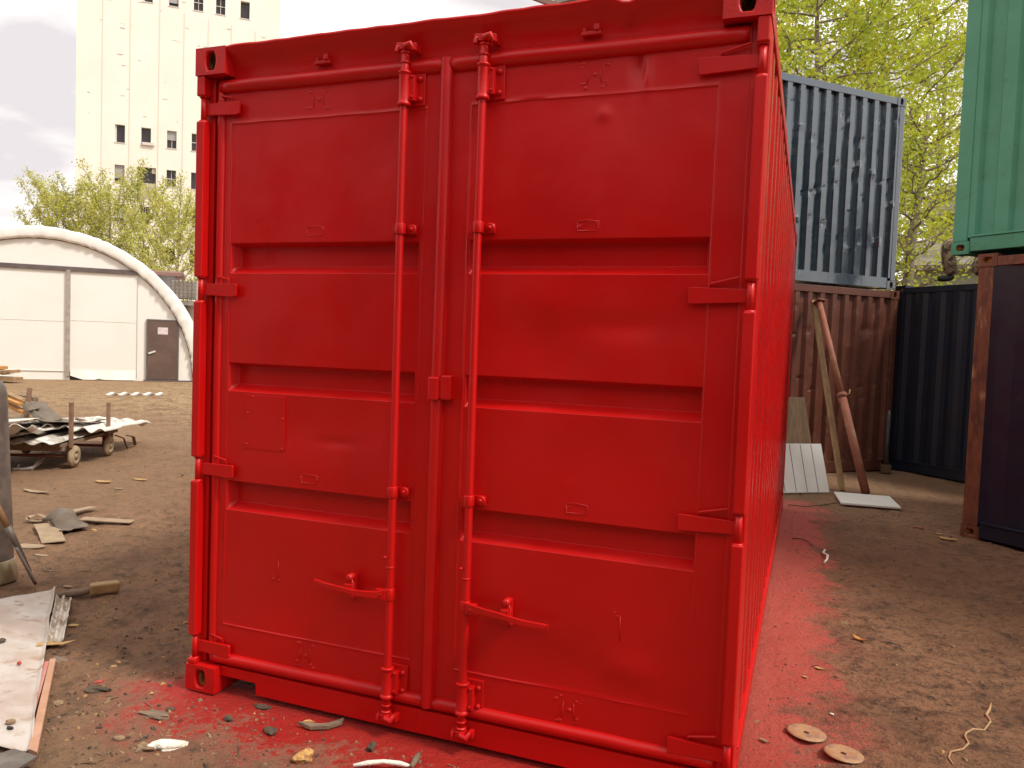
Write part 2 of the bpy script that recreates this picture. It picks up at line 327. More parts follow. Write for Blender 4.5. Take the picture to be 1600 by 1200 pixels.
# ------------------------------------------------------------------ shipping containers
def casting(mb, x0, z0, w, d, h, sx_, sy_, y0, hole=(.028, .042), side=True):
    """corner block; sx_ = +1 when its outer side faces +x; sy_ = -1 when its outer face looks towards -y"""
    x1 = x0+w; z1 = z0+h; y1 = y0+d
    def holed(fr, W_, H_, a, c, deep):      # face in (u, v) plane with an oblong hole, w = depth inward
        n_ = 20; ring = []; cu, cv = W_/2, H_/2
        for j in range(n_):
            t_ = 2*PI*j/n_; ring.append((cu+a*math.cos(t_), cv+max(-1, min(1, 1.25*math.sin(t_)))*c))
        outer = []
        for j in range(n_):
            t_ = 2*PI*j/n_; cx, cy = math.cos(t_), math.sin(t_)
            s_ = min((W_/2)/max(abs(cx), 1e-6), (H_/2)/max(abs(cy), 1e-6)); outer.append((cu+cx*s_, cv+cy*s_))
        cor = [(W_, H_), (0, H_), (0, 0), (W_, 0)]
        for c_ in cor:                       # snap nearest outer point to each corner
            k = min(range(n_), key=lambda i: (outer[i][0]-c_[0])**2+(outer[i][1]-c_[1])**2); outer[k] = c_
        vs = [fr(u, v, 0) for u, v in outer]+[fr(u, v, 0) for u, v in ring]+[fr(u, v, deep*.25) for u, v in ring]+[fr(u, v, deep) for u, v in ring]
        fs0 = []; fs1 = []
        for j in range(n_):
            k = (j+1) % n_
            fs0 += [(j, k, n_+k, n_+j), (n_+j, n_+k, 2*n_+k, 2*n_+j)]; fs1.append((2*n_+j, 2*n_+k, 3*n_+k, 3*n_+j))
        mb.raw(vs, fs0, 0); b0 = len(mb.v)-len(vs)
        for f_ in fs1: mb.f.append(tuple(b0+i for i in f_)); mb.m.append(1); mb.sm.append(False)
        mb.f.append(tuple(b0+3*n_+j for j in range(n_))); mb.m.append(1); mb.sm.append(False)
    yo = y0 if sy_ < 0 else y1; yi = y1 if sy_ < 0 else y0
    holed(lambda u, v, q: (x0+u, yo-sy_*q, z0+v), w, h, hole[0], hole[1], d*.6)
    xo = x1 if sx_ > 0 else x0; xi = x0 if sx_ > 0 else x1
    holed(lambda u, v, q: (xo-sx_*q*.5, y0+u, z0+v), d, h, hole[1], hole[0], w*.5)
    mb.poly([(xi, y0, z0), (xi, y1, z0), (xi, y1, z1), (xi, y0, z1)])
    mb.poly([(x0, yi, z0), (x1, yi, z0), (x1, yi, z1), (x0, yi, z1)])
    mb.poly([(x0, y0, z0), (x0, y1, z0), (x1, y1, z0), (x1, y0, z0)]); mb.poly([(x0, y0, z1), (x1, y0, z1), (x1, y1, z1), (x0, y1, z1)])

def corr(mb, a0, a1, z0, z1, fr, pitch, depth, flat=.26, zs=None, dent=None):
    """trapezoid corrugation from a0 to a1; fr(a, depth, z)"""
    n_ = max(1, round((a1-a0)/pitch)); pt = (a1-a0)/n_; al = []
    sl_ = (1-2*flat)/2
    for i in range(n_):
        s_ = a0+i*pt
        al += [(s_, 0), (s_+flat*pt*.5, 0), (s_+(flat*.5+sl_)*pt, 1), (s_+(flat*1.5+sl_)*pt, 1), (s_+(flat*1.5+2*sl_)*pt, 0)]
    al.append((a1, 0)); zs = zs or [z0, z1]
    vs = []
    for z in zs:
        for a, d in al:
            q = d*depth
            if dent and z0 < z < z1: q += dent(a, z)
            vs.append(fr(a, q, z))
    k = len(al)
    fs = [(j*k+i, j*k+i+1, (j+1)*k+i+1, (j+1)*k+i) for j in range(len(zs)-1) for i in range(k-1)]
    mb.raw(vs, fs)
def frange(a, b_, n_): return [a+(b_-a)*i/n_ for i in range(n_+1)]

def plain_container(label, loc, rotz, W, H, L, M, MP=None, flat=.26, sflat=.26, endpitch=.214, sidepitch=.278, depth=.036, postw=.10, group=None, dents=0, MC=None, endrail=.16):
    MP = MP or M; MC = MC or MP
    t_ = thing('shipping_container', label, 'container', loc, rotz, group)
    for sx_ in (0, 1):
        for sy in (0, 1):
            q = MB(); x0 = 0 if sx_ == 0 else W-postw; y0 = 0 if sy == 0 else L-.15
            o1 = .006
            q.box(x0+(o1 if sx_ == 0 else 0), x0+postw-(o1 if sx_ else 0), y0+(o1 if sy == 0 else 0), y0+.15-(o1 if sy else 0), .118, H-.118)
            q.build('corner_post', MP, t_, bevel=.008)
            for z0 in (0, H-.118):
                q = MB(); casting(q, 0 if sx_ == 0 else W-.162, z0, .162, .178, .118, 1 if sx_ else -1, 1 if sy else -1, 0 if sy == 0 else L-.178)
                q.build('corner_casting', [MC, RUSTIN], t_, bevel=.006)
    rnd = random.Random(hash(label) % 1000 if False else len(label))
    dl = [(rnd.uniform(0, 6), rnd.uniform(.5, H-.4), rnd.uniform(.03, .10), rnd.uniform(.008, .024)*rnd.choice((1, 1, -1))) for _ in range(dents)]
    dfn = (lambda a, z: sum(d_*math.exp(-((a-a_)**2+(z-z_)**2)/(s_*s_)) for a_, z_, s_, d_ in dl)) if dents else None
    zs = frange(.15, H-.11, 60 if dents else 2)
    for sx_ in (0, 1):
        q = MB(); fr = (lambda a, d, z: (.012+d, a, z)) if sx_ == 0 else (lambda a, d, z: (W-.012-d, a, z))
        corr(q, .15, L-.15, .15, H-.10, fr, sidepitch, depth, flat=sflat, zs=zs, dent=dfn); q.build('side_wall', M, t_)
        for nm, z0, z1 in (('bottom_rail', .02, .15), ('top_rail', H-.115, H-.03)):
            q = MB(); xa, xb = (.004, .07) if sx_ == 0 else (W-.07, W-.004)
            q.box(xa, xb, .178, L-.178, z0, z1)
            if nm == 'bottom_rail': q.box(xa-.01 if sx_ == 0 else xa, xb if sx_ == 0 else xb+.01, .18, L-.18, z1, z1+.018)
            q.build(nm, MP if nm == 'top_rail' else M, t_, bevel=.005)
    for sy in (0, 1):
        q = MB(); fr = (lambda a, d, z: (a, .012+d, z)) if sy == 0 else (lambda a, d, z: (a, L-.012-d, z))
        dl[:] = [(rnd.uniform(.1, W-.1), rnd.uniform(.4, H-.3), rnd.uniform(.02, .06), rnd.uniform(.006, .022)*rnd.choice((1, 1, -1))) for _ in range(dents*2)]
        corr(q, postw, W-postw, .15, H-.10, fr, endpitch, depth*1.15, flat=flat, zs=frange(endrail, H-.11, 60 if dents else 2), dent=dfn); q.build('end_wall', M, t_)
        q = MB(); ya, yb = (.006, .08) if sy == 0 else (L-.08, L-.006)
        q.box(.162, W-.162, ya, yb, .012, endrail)
        if sy == 0: q.box(W-.66, W-.655, ya-.003, ya+.01, .014, endrail+.004)
        q.build('end_sill', M, t_, bevel=.005)
        q = MB(); q.box(.162, W-.162, ya, yb, H-.11, H-.012); q.build('end_header', MP if MP is not RUSTC else M, t_, bevel=.005)
    q = MB(); corr(q, .1, L-.1, 0, 0, lambda a, d, z: (z, a, H-.03-d), .3, .02, zs=[.05, W-.05]); q.build('roof', M, t_)
    q = MB(); q.box(.08, W-.08, .09, L-.09, .13, .15); q.build('floor', MP, t_)
    return t_

# ---- the red container
W, H, L = 2.438, 2.896, 6.058
red = thing('shipping_container', 'freshly painted glossy red shipping container with its double doors facing the front', 'container')
for x0, sx_ in ((0, -1), (W-.162, 1)):
    for y0, sy in ((0, -1), (L-.178, 1)):
        for z0 in (0, H-.118):
            q = MB(); casting(q, x0, z0, .162, .178, .118, sx_, sy, y0, hole=(.027, .040))
            q.build('corner_casting', [REDR, RUSTIN], red, bevel=.009, seg=3)
HZ = (2.636, 1.836, 1.022, .197)
def flange(q, x0, x1, mirror):              # J-shaped front of the post, notched at every hinge
    zb = [.118]
    for hz in sorted(HZ): zb += [hz-.055, hz+.055]
    zb.append(H-.118)
    for i in range(0, len(zb), 2):
        if zb[i+1]-zb[i] > .01: q.box(x0, x1, .004, .050, zb[i], zb[i+1])
for side_ in (0, 1):
    q = MB(); x0, x1 = (.004, .046) if side_ == 0 else (W-.046, W-.004)
    flange(q, x0, x1, side_); q.build('post_flange', RED, red, bevel=.006, seg=3)
    q = MB(); xo = .003 if side_ == 0 else W-.068
    q.box(xo, xo+.065, .052, .20, .118, H-.118)
    q.build('corner_post', RED, red, bevel=.006)
    q = MB(); xo = .0 if side_ == 0 else W-.07
    q.box(xo+.002, xo+.068, L-.12, L-.003, .118, H-.118); q.build('corner_post', RED, red, bevel=.006)
    fr = (lambda a, d, z: (.010+d, a, z)) if side_ == 0 else (lambda a, d, z: (W-.010-d, a, z))
    q = MB(); corr(q, .20, L-.12, .15, H-.07, fr, .278, .036, zs=frange(.15, H-.07, 50), dent=lambda a, z: .004*fbm(a*1.2, z*1.2, 5)+.012*math.exp(-((a-2.1)**2+(z-.6)**2)/.06))
    q.build('side_wall', REDSIDE, red)
    q = MB(); xa, xb = (.003, .07) if side_ == 0 else (W-.07, W-.003); q.box(xa, xb, .178, L-.178, .03, .15)
    q.box(xa-.006 if side_ == 0 else xa, xb if side_ == 0 else xb+.006, .2, L-.2, .15, .162)
    q.build('bottom_rail', RED, red, bevel=.005)
    q = MB(); q.box(xa, xb, .178, L-.178, H-.09, H-.015); q.build('top_rail', RED, red, bevel=.008)
q = MB(); corr(q, .10, W-.10, .12, H-.1, lambda a, d, z: (a, L-.01-d, z), .25, .04); q.build('end_wall', REDSIDE, red)
q = MB(); q.box(.162, W-.162, L-.09, L-.004, .02, .13); q.build('end_sill', RED, red, bevel=.005)
q = MB(); q.box(.162, W-.162, L-.09, L-.004, H-.1, H-.01); q.build('end_header', RED, red, bevel=.005)

q = MB(); corr(q, .15, L-.1, 0, 0, lambda a, d, z: (z, a, H-.014-d), .3, .02, zs=[.05, W-.05]); q.build('roof', RED, red)
q = MB(); q.box(.08, W-.08, .2, L-.1, .13, .15); q.build('floor', RUBBER, red)
# header: upright face that leans out to a wavy dented lip
q = MB()
prof = [(.16, H-.20), (.075, H-.19), (.066, H-.16), (.064, H-.11), (.062, H-.085), (.053, H-.062), (.030, H-.030), (.004, H-.006), (.004, H+.004), (.05, H+.006), (.17, H-.012)]
hx = frange(.163, W-.163, 90); ix = list(range(len(prof)))
def hdr(x, i):
    y, z = prof[int(i)]
    e_ = min(1, (x-.16)/.12, (W-.16-x)/.12); wv = fbm(x*2.3, 1.7, 0, 3)
    if i >= 5: z += (.005*wv + .003*fbm(x*9, 3, 1, 2) - .008*(1-max(0, e_))**2 - .020*math.exp(-((x-1.94)/.045)**2) + .006*math.exp(-((x-1.84)/.05)**2)); y += .007*fbm(x*4, 9, 0, 2)
    else: y += .002*fbm(x*3, z*3, 4)
    return (x, y, z)
q.grid(hx, ix, hdr); header = q.build('header', RED, red)
for kx in (.633, 1.80):                     # lock keepers left on the header
    q = MB(); q.box(kx-.038, kx+.038, .040, .066, H-.108, H-.092); q.box(kx-.034, kx-.022, .046, .066, H-.092, H-.076); q.box(kx+.010, kx+.032, .034, .066, H-.094, H-.070)
    q.build('cam_keeper', REDR, header, bevel=.004)
# sill with its fork notch
q = MB()
poly = [(.163, .118), (.163, .075), (.352, .073), (.358, .066), (.360, .018), (W-.36, .018), (W-.358, .066), (W-.352, .073), (W-.163, .075), (W-.163, .118)]
q.prism(poly, .11, lambda u, v, w_: (u, .042+w_, v)); 
q.box(.163, W-.163, .060, .15, .1185, .150)
q.box(1.170, 1.174, .0400, .0440, .020, .118)
sill = q.build('door_sill', RED, red, bevel=.004)
q = MB(); q.box(.37, W-.37, .4, 1.2, .03, .11); q.build('cross_member', RUBBER, red)

YD = .055                                   # plane of the doors
REC = [(2.045, 1.912), (1.512, 1.383), (.977, .842)]
def brk(lo, hi, st, pts):
    a = set(round(v_, 5) for v_ in frange(lo, hi, int((hi-lo)/st)))
    for p_ in pts:
        for o_ in (-.004, -.0015, 0, .0015, .004): a.add(round(p_+o_, 5))
    a = sorted(v_ for v_ in a if lo <= v_ <= hi); r_ = [a[0]]
    for v_ in a[1:]:
        if v_-r_[-1] > .0009: r_.append(v_)
    return r_
DENTS = [(1.985, 2.66, .028, .055, .016), (2.012, 2.63, .016, .06, -.010), (1.86, 2.50, .022, .022, -.006), (1.71, 1.60, .13, .16, .010), (1.63, 1.80, .18, .10, -.006),
         (1.98, 1.72, .20, .05, .006), (2.05, .44, .10, .06, -.007), (1.80, .40, .2, .1, .005), (.62, 1.25, .2, .12, .007), (.75, 2.3, .3, .2, .006), (1.72, 2.3, .3, .25, -.006),
         (.45, 1.7, .2, .2, -.005), (1.9, 1.2, .25, .15, .006), (.55, .45, .2, .15, .006), (1.66, .90, .02, .05, .006), (.74, 1.19, .10, .02, .005)]
def doorfn(xa, xb, rl, rr, seamL, seamR):
    def fn(x, z):
        y = YD
        # panel seams (raised weld lines)
        if z > .31 and z < 2.575:
            for s_ in (seamL, seamR):
                d = abs(x-s_); y -= .0026*math.exp(-(d/.0028)**2)*(.5+.9*max(0, fbm(x*3, z*9, 1, 3)+.3))
        if seamL < x < seamR:
            for s_ in (.312, 2.572):
                d = abs(z-s_-.004*fbm(x*3, s_)); y -= .0022*math.exp(-(d/.003)**2)
            if .312 < z < 2.572: y += .002
        for zt, zb in REC:
            if zb-.001 < z < zt+.001:
                sl_ = .033
                f = min(1, (zt-z)/.014, (z-zb)/sl_); e_ = min(1, (x-rl)/.022, (rr-x)/.010)
                y += max(0, min(f, e_))*.050
        for a_, c_, sa, sc_, d_ in DENTS:
            if xa < a_ < xb: y += 1.3*d_*math.exp(-((x-a_)/sa)**2-((z-c_)/sc_)**2)
        if x > 1.3 and 1.40 < z < 1.90: y -= .004*math.exp(-abs(x-1.715+.02*(z-1.6))/.035)*math.exp(-((z-1.62)/.17)**2)
        y += .0036*fbm(x*1.6, z*1.6, 2.2+xa, 3) + .0005*fbm(x*9, z*9, 5, 2)
        return (x, y, z)
    return fn
def weld(q, x, z, r_, rnd, y=YD, sq=.5):
    n_ = 7; k = 4; vs = []
    for i in range(k+1):
        t_ = PI/2*i/k
        for j in range(n_):
            a = 2*PI*j/n_; rr_ = r_*math.cos(t_)*(1+.25*rnd.uniform(-1, 1)); vs.append((x+rr_*math.cos(a), y+.002-r_*sq*math.sin(t_), z+rr_*math.sin(a)))
    q.raw(vs, [(i*n_+j, i*n_+(j+1) % n_, (i+1)*n_+(j+1) % n_, (i+1)*n_+j) for i in range(k) for j in range(n_)], 0, True)
def bolt(q, x, y, z, r_=.008, h=.01): q.lathe((x, y, z), [(r_, 0), (r_, h*.6), (r_*.6, h), (0, h)], 8, 0, (0, -1, 0))

rnd = random.Random(5)
doors = []
for di, (xa, xb, rl, rr, sL, sR, rx) in enumerate(((.098, 1.216, .165, 1.108, .160, 1.125, 1.043), (1.219, 2.372, 1.334, 2.263, 1.325, 2.268, 1.385))):
    q = MB(); xs_ = brk(xa, xb, .012, [rl, rr, rl+.022, rr-.010, sL, sR]); zs_ = brk(.128, 2.768, .012, [v_ for r_ in REC for v_ in (r_[0], r_[1], r_[0]-.014, r_[1]+.033)]+[.312, 2.572])
    dfn_ = doorfn(xa, xb, rl, rr, sL, sR); SF = lambda x, z: dfn_(x, z)[1]
    q.grid(xs_, zs_, dfn_)
    for x_ in (xa, xb): q.poly([(x_, YD, .128), (x_, YD+.05, .128), (x_, YD+.05, 2.768), (x_, YD, 2.768)])
    q.poly([(xa, YD, 2.768), (xb, YD, 2.768), (xb, YD+.05, 2.768), (xa, YD+.05, 2.768)]); q.poly([(xa, YD, .128), (xb, YD, .128), (xb, YD+.05, .128), (xa, YD+.05, .128)])
    d = q.build('door', RED, red); doors.append(d)
    # hinges
    for k, hz in enumerate(HZ):
        q = MB()
        if di == 0: q.prism([(.026, -.024), (.200, -.031), (.215, -.026), (.217, .022), (.212, .027), (.06, .027), (.026, .022)], .014, lambda u, v, w_: (u, YD-.024+w_, hz+v))
        else: q.prism([(W-.026, -.022), (2.205, -.030), (2.200, -.024), (2.200, .026), (2.206, .030), (W-.06, .024), (W-.026, .022)], .014, lambda u, v, w_: (u, YD-.024+w_, hz+v))
        if di == 0: q.tube([(.168, YD-.006, hz+.027), (.166, YD-.012, hz+.048), (.105, YD-.012, hz+.060), (.088, YD-.006, hz+.085)], .0045, 6)
        else: q.tube([(2.270, YD-.006, hz+.030), (2.275, YD-.014, hz+.042), (2.372, YD-.020, hz+.064)], .0055, 6)
        q.build('hinge_strap', RED, d, bevel=.003)
        q = MB(); px_ = .026 if di == 0 else W-.026
        q.tube([(px_, .028, hz-.058), (px_, .028, hz+.058)], .0135, 12); q.tube([(px_, .028, hz-.064), (px_, .028, hz-.050)], .021, 12); q.tube([(px_, .028, hz+.050), (px_, .028, hz+.060)], .019, 12)
        q.build('hinge_pin', RED, d)
    # rubber seal painted over, running round the door
    q = MB(); rg = .024
    def wob(x_, y_, z_): return (x_+.002*fbm(z_*3, x_*3), y_, z_+.003*fbm(x_*3, z_*3, 8))
    xe0, xe1 = (xa+.008, 1.206) if di == 0 else (1.226, xb-.008)
    q.tube([wob(x_, YD+.004, 2.736) for x_ in frange(xe0, xe1, 24)], .031, 14)
    q.tube([wob(x_, YD+.002, .154) for x_ in frange(xe0, xe1, 24)], .027, 14)
    if di == 0: q.tube([wob(xa+.004, YD+.006, z_) for z_ in frange(.154, 2.736, 40)], .021, 12)
    else:
        q.tube([wob(xb+.012, YD+.016, z_) for z_ in frange(.154, 2.736, 40)], .018, 12)
        vs = [(1.188, -.001), (1.190, .018), (1.203, .031), (1.222, .033), (1.238, .022), (1.243, .0)]
        q.grid([0, 1, 2, 3, 4, 5], frange(.138, 2.758, 40), lambda i, z_: (vs[int(i)][0]+.0025*fbm(z_*1.5, 3)+.012*0, YD-vs[int(i)][1], z_))
    q.build('door_seal', RED, d)
    # locking rod and what holds it
    RY = .016
    q = MB(); q.tube([(rx+.0015*math.sin(z_*2.2), RY, z_) for z_ in frange(.075, H-.075, 24)], .0165, 16)
    for z_ in (.70, .703): q.lathe((rx, RY, z_), [(.0165, 0), (.019, .001), (.019, .005), (.0165, .006)], 14)
    q.lathe((rx-.014, RY-.012, .745), [(.006, 0), (.006, .010), (0, .012)], 8, 0, (-.7, -.7, 0))
    q.build('locking_rod', RED, d)
    for z0, z1, up in ((2.578, 2.712, 1), (.156, .285, 0)):
        q = MB(); q.lathe((rx, RY, z0), [(.0165, -.004), (.027, -.003), (.029, .004), (.0265, .012), (.0235, .014), (.0235, z1-z0-.014), (.0265, z1-z0-.012), (.029, z1-z0-.004), (.026, z1-z0), (.0165, z1-z0)], 18)
        q.box(rx-.006, rx+.078, YD-.010, YD+.001, z0+.004, z1+.004); q.box(rx+.012, rx+.045, RY-.002, YD-.006, z0+.018, z1-.018)
        q.lathe((rx, RY, z1+.030 if up else z0-.036), [(.0165, 0), (.021, .001), (.021, .007), (.0165, .008)], 16)
        for z_ in (z0+.028, z1-.026):
            bolt(q, rx+.058, YD-.009, z_, .011, .013); bolt(q, rx+.034, RY-.002, z_+.004, .006, .008)
        q.build('rod_bracket', RED, d, bevel=.0025)
        q = MB(); zc = H-.090 if up else .075; s_ = 1 if up else -1      # cam and keeper claw
        q.box(rx-.018, rx+.020, RY-.020, RY+.018, zc-.012, zc+.014)
        q.tube([(rx+.004, RY-.016, zc), (rx+.034, RY-.026, zc+.004*s_), (rx+.044, RY-.014, zc-.018*s_)], [.014, .013, .009], 8)
        q.box(rx-.040, rx-.020, RY-.008, YD+.012, zc-.010, zc+.022*s_ if up else zc+.012)
        q.tube([(rx-.030, RY-.006, zc+.008), (rx-.034, RY-.012, zc-.020)], .010, 8)
        q.lathe((rx, RY, zc-s_*.022), [(.0165, -.004), (.021, -.002), (.021, .004), (.0165, .006)], 14)
        q.box(rx+.030, rx+.050, RY-.004, YD+.012, zc-.016, zc+.016)
        q.build('rod_cam', REDR, d, bevel=.004)
    for z_ in (2.088, 1.017):
        q = MB(); q.lathe((rx, RY, z_-.022), [(.0168, 0), (.0225, .001), (.0225, .043), (.0168, .044)], 16)
        q.box(rx-.026, rx+.060, YD-.014, YD, z_-.020, z_+.018); q.box(rx-.034, rx-.014, RY-.004, YD, z_-.020, z_+.014)
        q.lathe((rx+.042, YD-.012, z_), [(.021, 0), (.021, .008), (.017, .012), (0, .012)], 14, 0, (0, -1, 0)); bolt(q, rx+.042, YD-.023, z_, .009, .010); bolt(q, rx-.022, RY-.004, z_, .005, .004)
        q.build('rod_guide', RED, d, bevel=.002)
    # handle, its hub and catch
    s_ = -1 if di == 0 else 1; hz = .592
    q = MB()
    pts = [(0.020, .006), (.055, .001), (.10, -.001), (.16, -.004), (.195, .000), (.24, .000), (.30, .000), (.335, .004), (.350, .008)] if di == 0 else [(.020, .004), (.055, .004), (.10, .001), (.16, -.003), (.19, -.007), (.24, -.014), (.29, -.019), (.335, -.021), (.352, -.021)]
    hw = [.017, .015, .013, .013, .012, .012, .012, .011, .007]; vs = []
    for i, (u, v) in enumerate(pts):
        zz = hz+v+(-.008+.03*u if di == 0 else 0)
        yy = RY-.018-.018*math.sin(min(1, u/.35)*PI)
        for a, b_ in ((-1, -1), (-1, 1), (1, 1), (1, -1)): vs.append((rx+s_*u, yy+b_*.005, zz+a*hw[i]))
    k = len(pts); fs = [(i*4+j, i*4+(j+1) % 4, (i+1)*4+(j+1) % 4, (i+1)*4+j) for i in range(k-1) for j in range(4)]+[(0, 1, 2, 3), ((k-1)*4+3, (k-1)*4+2, (k-1)*4+1, (k-1)*4)]
    q.raw(vs, fs); q.build('handle', RED, d, bevel=.003)
    q = MB(); x0, x1 = sorted((rx+s_*.008, rx+s_*.054)); q.box(x0, x1, RY-.024, RY-.002, hz-.024, hz+.020); bolt(q, rx+s_*.032, RY-.024, hz-.002, .006, .007)
    q.tube([(rx, RY, hz-.026), (rx, RY, hz+.024)], .0215, 14); q.build('handle_hub', RED, d, bevel=.005)
    q = MB(); hx_ = rx+s_*.185 if di == 0 else rx+s_*.178
    q.box(hx_-.012, hx_+.012, YD-.030, YD, hz-.044, hz+.050); q.box(hx_-.017, hx_+.017, YD-.068, YD-.028, hz-.034, hz+.020)
    q.tube([(hx_+.010, YD-.05, hz+.038), (hx_+.020, YD-.055, hz+.020), (hx_+.017, YD-.06, hz-.02)], .004, 6)
    q.lathe((hx_, YD-.028, hz+.046), [(.015, 0), (.015, .028), (.010, .034), (0, .035)], 12, 0, (0, -1, 0)); weld(q, hx_-.003, hz-.054, .014, rnd, YD, .8); weld(q, hx_-.02, hz-.030, .008, rnd, YD-.04, .8)
    q.build('handle_catch', REDR, d, bevel=.004)
    # scars where further fittings were cut off
    cx = .609 if di == 0 else 1.815
    for z_ in (2.648, .240):
        q = MB()
        for a in (-1, 1):
            for b_ in (-1, 1):
                x_, zz = cx+a*.042, z_+b_*.040
                for _ in range(4): weld(q, x_+rnd.uniform(-.014, .014), zz+rnd.uniform(-.012, .012), rnd.uniform(.004, .009), rnd, SF(x_, zz)-.001, .45)
            q.tube([(cx+a*.026+rnd.uniform(-.004, .004), SF(cx+a*.025, z_-.03), z_-.03+rnd.uniform(-.01, .01)), (cx+a*.023, SF(cx+a*.023, z_)-.001, z_+rnd.uniform(-.01, .01)), (cx+a*(.023+rnd.uniform(-.004, .006)), SF(cx+a*.023, z_+.03), z_+.03+rnd.uniform(-.01, .008))], [.0015, .0030, .0012], 5)
        weld(q, cx+.004, z_, .010, rnd, SF(cx, z_)-.001, .5)
        q.build('weld_scar', REDR, d)
    for z_ in (2.092, 1.022):
        q = MB(); w2 = .042
        a = [(-w2, .016), (-.01, .021), (w2, .016), (w2-.004, -.018), (-w2+.002, -.018)]
        q.tube([(cx+u, SF(cx+u, z_+v)-.0002, z_+v) for u, v in a+a[:1]], .0020, 5)
        for _ in range(4): weld(q, cx+rnd.choice((-1, 1))*.036+rnd.uniform(-.008, .008), z_+rnd.uniform(-.012, .012), rnd.uniform(.003, .006), rnd, SF(cx, z_)-.001, .5)
        q.build('weld_scar', REDR, d)
    cx2, cz2 = (.443, .600) if di == 0 else (1.988, .595)
    q = MB()
    for _ in range(9): weld(q, cx2+rnd.uniform(-.018, .018), cz2+rnd.choice((-1, 1))*rnd.uniform(.03, .055), rnd.uniform(.003, .007), rnd, SF(cx2, cz2)-.001, .4)
    q.tube([(cx2+.016, SF(cx2, cz2-.05), cz2-.05), (cx2+.014, SF(cx2, cz2+.04), cz2+.04)], .002, 5)
    q.build('weld_scar', REDR, d)
YQ = min(doorfn(.098, 1.216, .165, 1.108, .160, 1.125)(x_, z_)[1] for x_ in (.27, .37, .47) for z_ in (1.14, 1.25, 1.36))
q = MB(); q.box(.262, .474, YQ-.0015, YQ+.009, 1.130, 1.372)
for x_, z_ in ((.275, 1.29), (.463, 1.275), (.462, 1.140), (.27, 1.15), (.30, 1.364)): weld(q, x_, z_, .007, rnd, YQ-.002, .7)
q.build('rivet_plate', RED, doors[0], bevel=.0015)
q = MB(); q.box(1.190, 1.236, .010, YD+.002, 1.404, 1.498); q.box(1.244, 1.290, .016, YD, 1.408, 1.506); q.box(1.232, 1.246, .020, YD, 1.412, 1.492)
q.build('lock_box', RED, doors[1], bevel=.006)

# ---- the yard's other containers
ctt = plain_container
ctt('matt brown shipping container on the ground, a blue-grey container stacked on it', (2.05, 8.16, .0), R(44.2), 2.438, 2.62, 6.058, BROWNC, dents=8, flat=.33, depth=.04)
ctt('dented blue-grey shipping container standing on top of the brown container', (1.98, 8.08, 2.635), R(44.2), 2.438, 2.715, 6.058, BLUEC, dents=30, depth=.056, flat=.35)
ctt('dark navy shipping container with no container on it, at right angles to the brown one', (8.10, 5.83, .0), R(45.8), 2.438, 2.71, 6.058, NAVYC, MP=NAVYC, depth=.022)
ctt('dark navy shipping container with rusty brown corner posts, under the green container', (8.50, 1.45, .0), R(47.56), 2.438, 2.63, 6.058, NAVYC, MP=RUSTC, sidepitch=.55, depth=.025, postw=.14)
ctt('glossy green shipping container set on top of the rusty-posted navy container', (8.30, 1.63, 2.645), R(47.56), 2.438, 2.75, 6.058, GREENC, sidepitch=.30, depth=.040, dents=3, sflat=.40)
# stacked containers added behind the camera, darkening the door reflections; never in view
for i, (x_, M_, M2_, l1, l2) in enumerate(((-7.2, BROWNC, NAVYC, 'brown shipping container at the left end of the row added behind the camera', 'navy shipping container stacked at the left end of the row added behind the camera'),
                                           (-.6, NAVYC, BROWNC, 'navy shipping container in the middle of the row added behind the camera', 'brown shipping container stacked in the middle of the row added behind the camera'),
                                           (6.0, BROWNC, NAVYC, 'brown shipping container at the right end of the row added behind the camera', 'navy shipping container stacked at the right end of the row added behind the camera'))):
    ctt(l1, (x_+6.1, -8.0, 0), R(90+180), 2.438, 2.591, 6.058, M_) if False else ctt(l1, (x_+6.1, -10.6, 0), R(90), 2.438, 2.591, 6.058, M_)
    ctt(l2, (x_+6.1, -10.6, 2.60), R(90), 2.438, 2.591, 6.058, M2_)

# tall dark brick block added farther back, out of view, darkening rib reflections
BRICKD = mat('dark_brick', (.060, .040, .032), (.045, .030, .025), rough=.9, scale=3)
bk = thing('added_brick_block', 'tall dark brick block standing behind the row of containers at the photographer\'s back', 'building', (-36, -32, 0))
q = MB(); q.box(0, 36, -12, 0, 0, 21); q.build('wall', BRICKD, bk)
q = MB(); q.box(-.4, 36.4, -12.4, .4, 21.005, 21.5); q.build('roof', ROOFG, bk)
for i in range(9):
    for j in range(5):
        q = MB(); q.box(1.6+i*4, 3.2+i*4, .005, .06, 2+j*3.9, 4+j*3.9); q.build('window', DARKWIN, bk)
# ------------------------------------------------------------------ hangar
HP = Vector((-20.86, 14.41, 0)); hd = Vector((.75, .661, 0)).normalized(); hn = Vector((hd.y, -hd.x, 0))   # hn looks at the yard
hrot = math.atan2(hd.y, hd.x)
hg = thing('arched_hangar', 'white tarpaulin arched storage tent with a brown steel door, across the yard', 'hangar', HP, hrot)
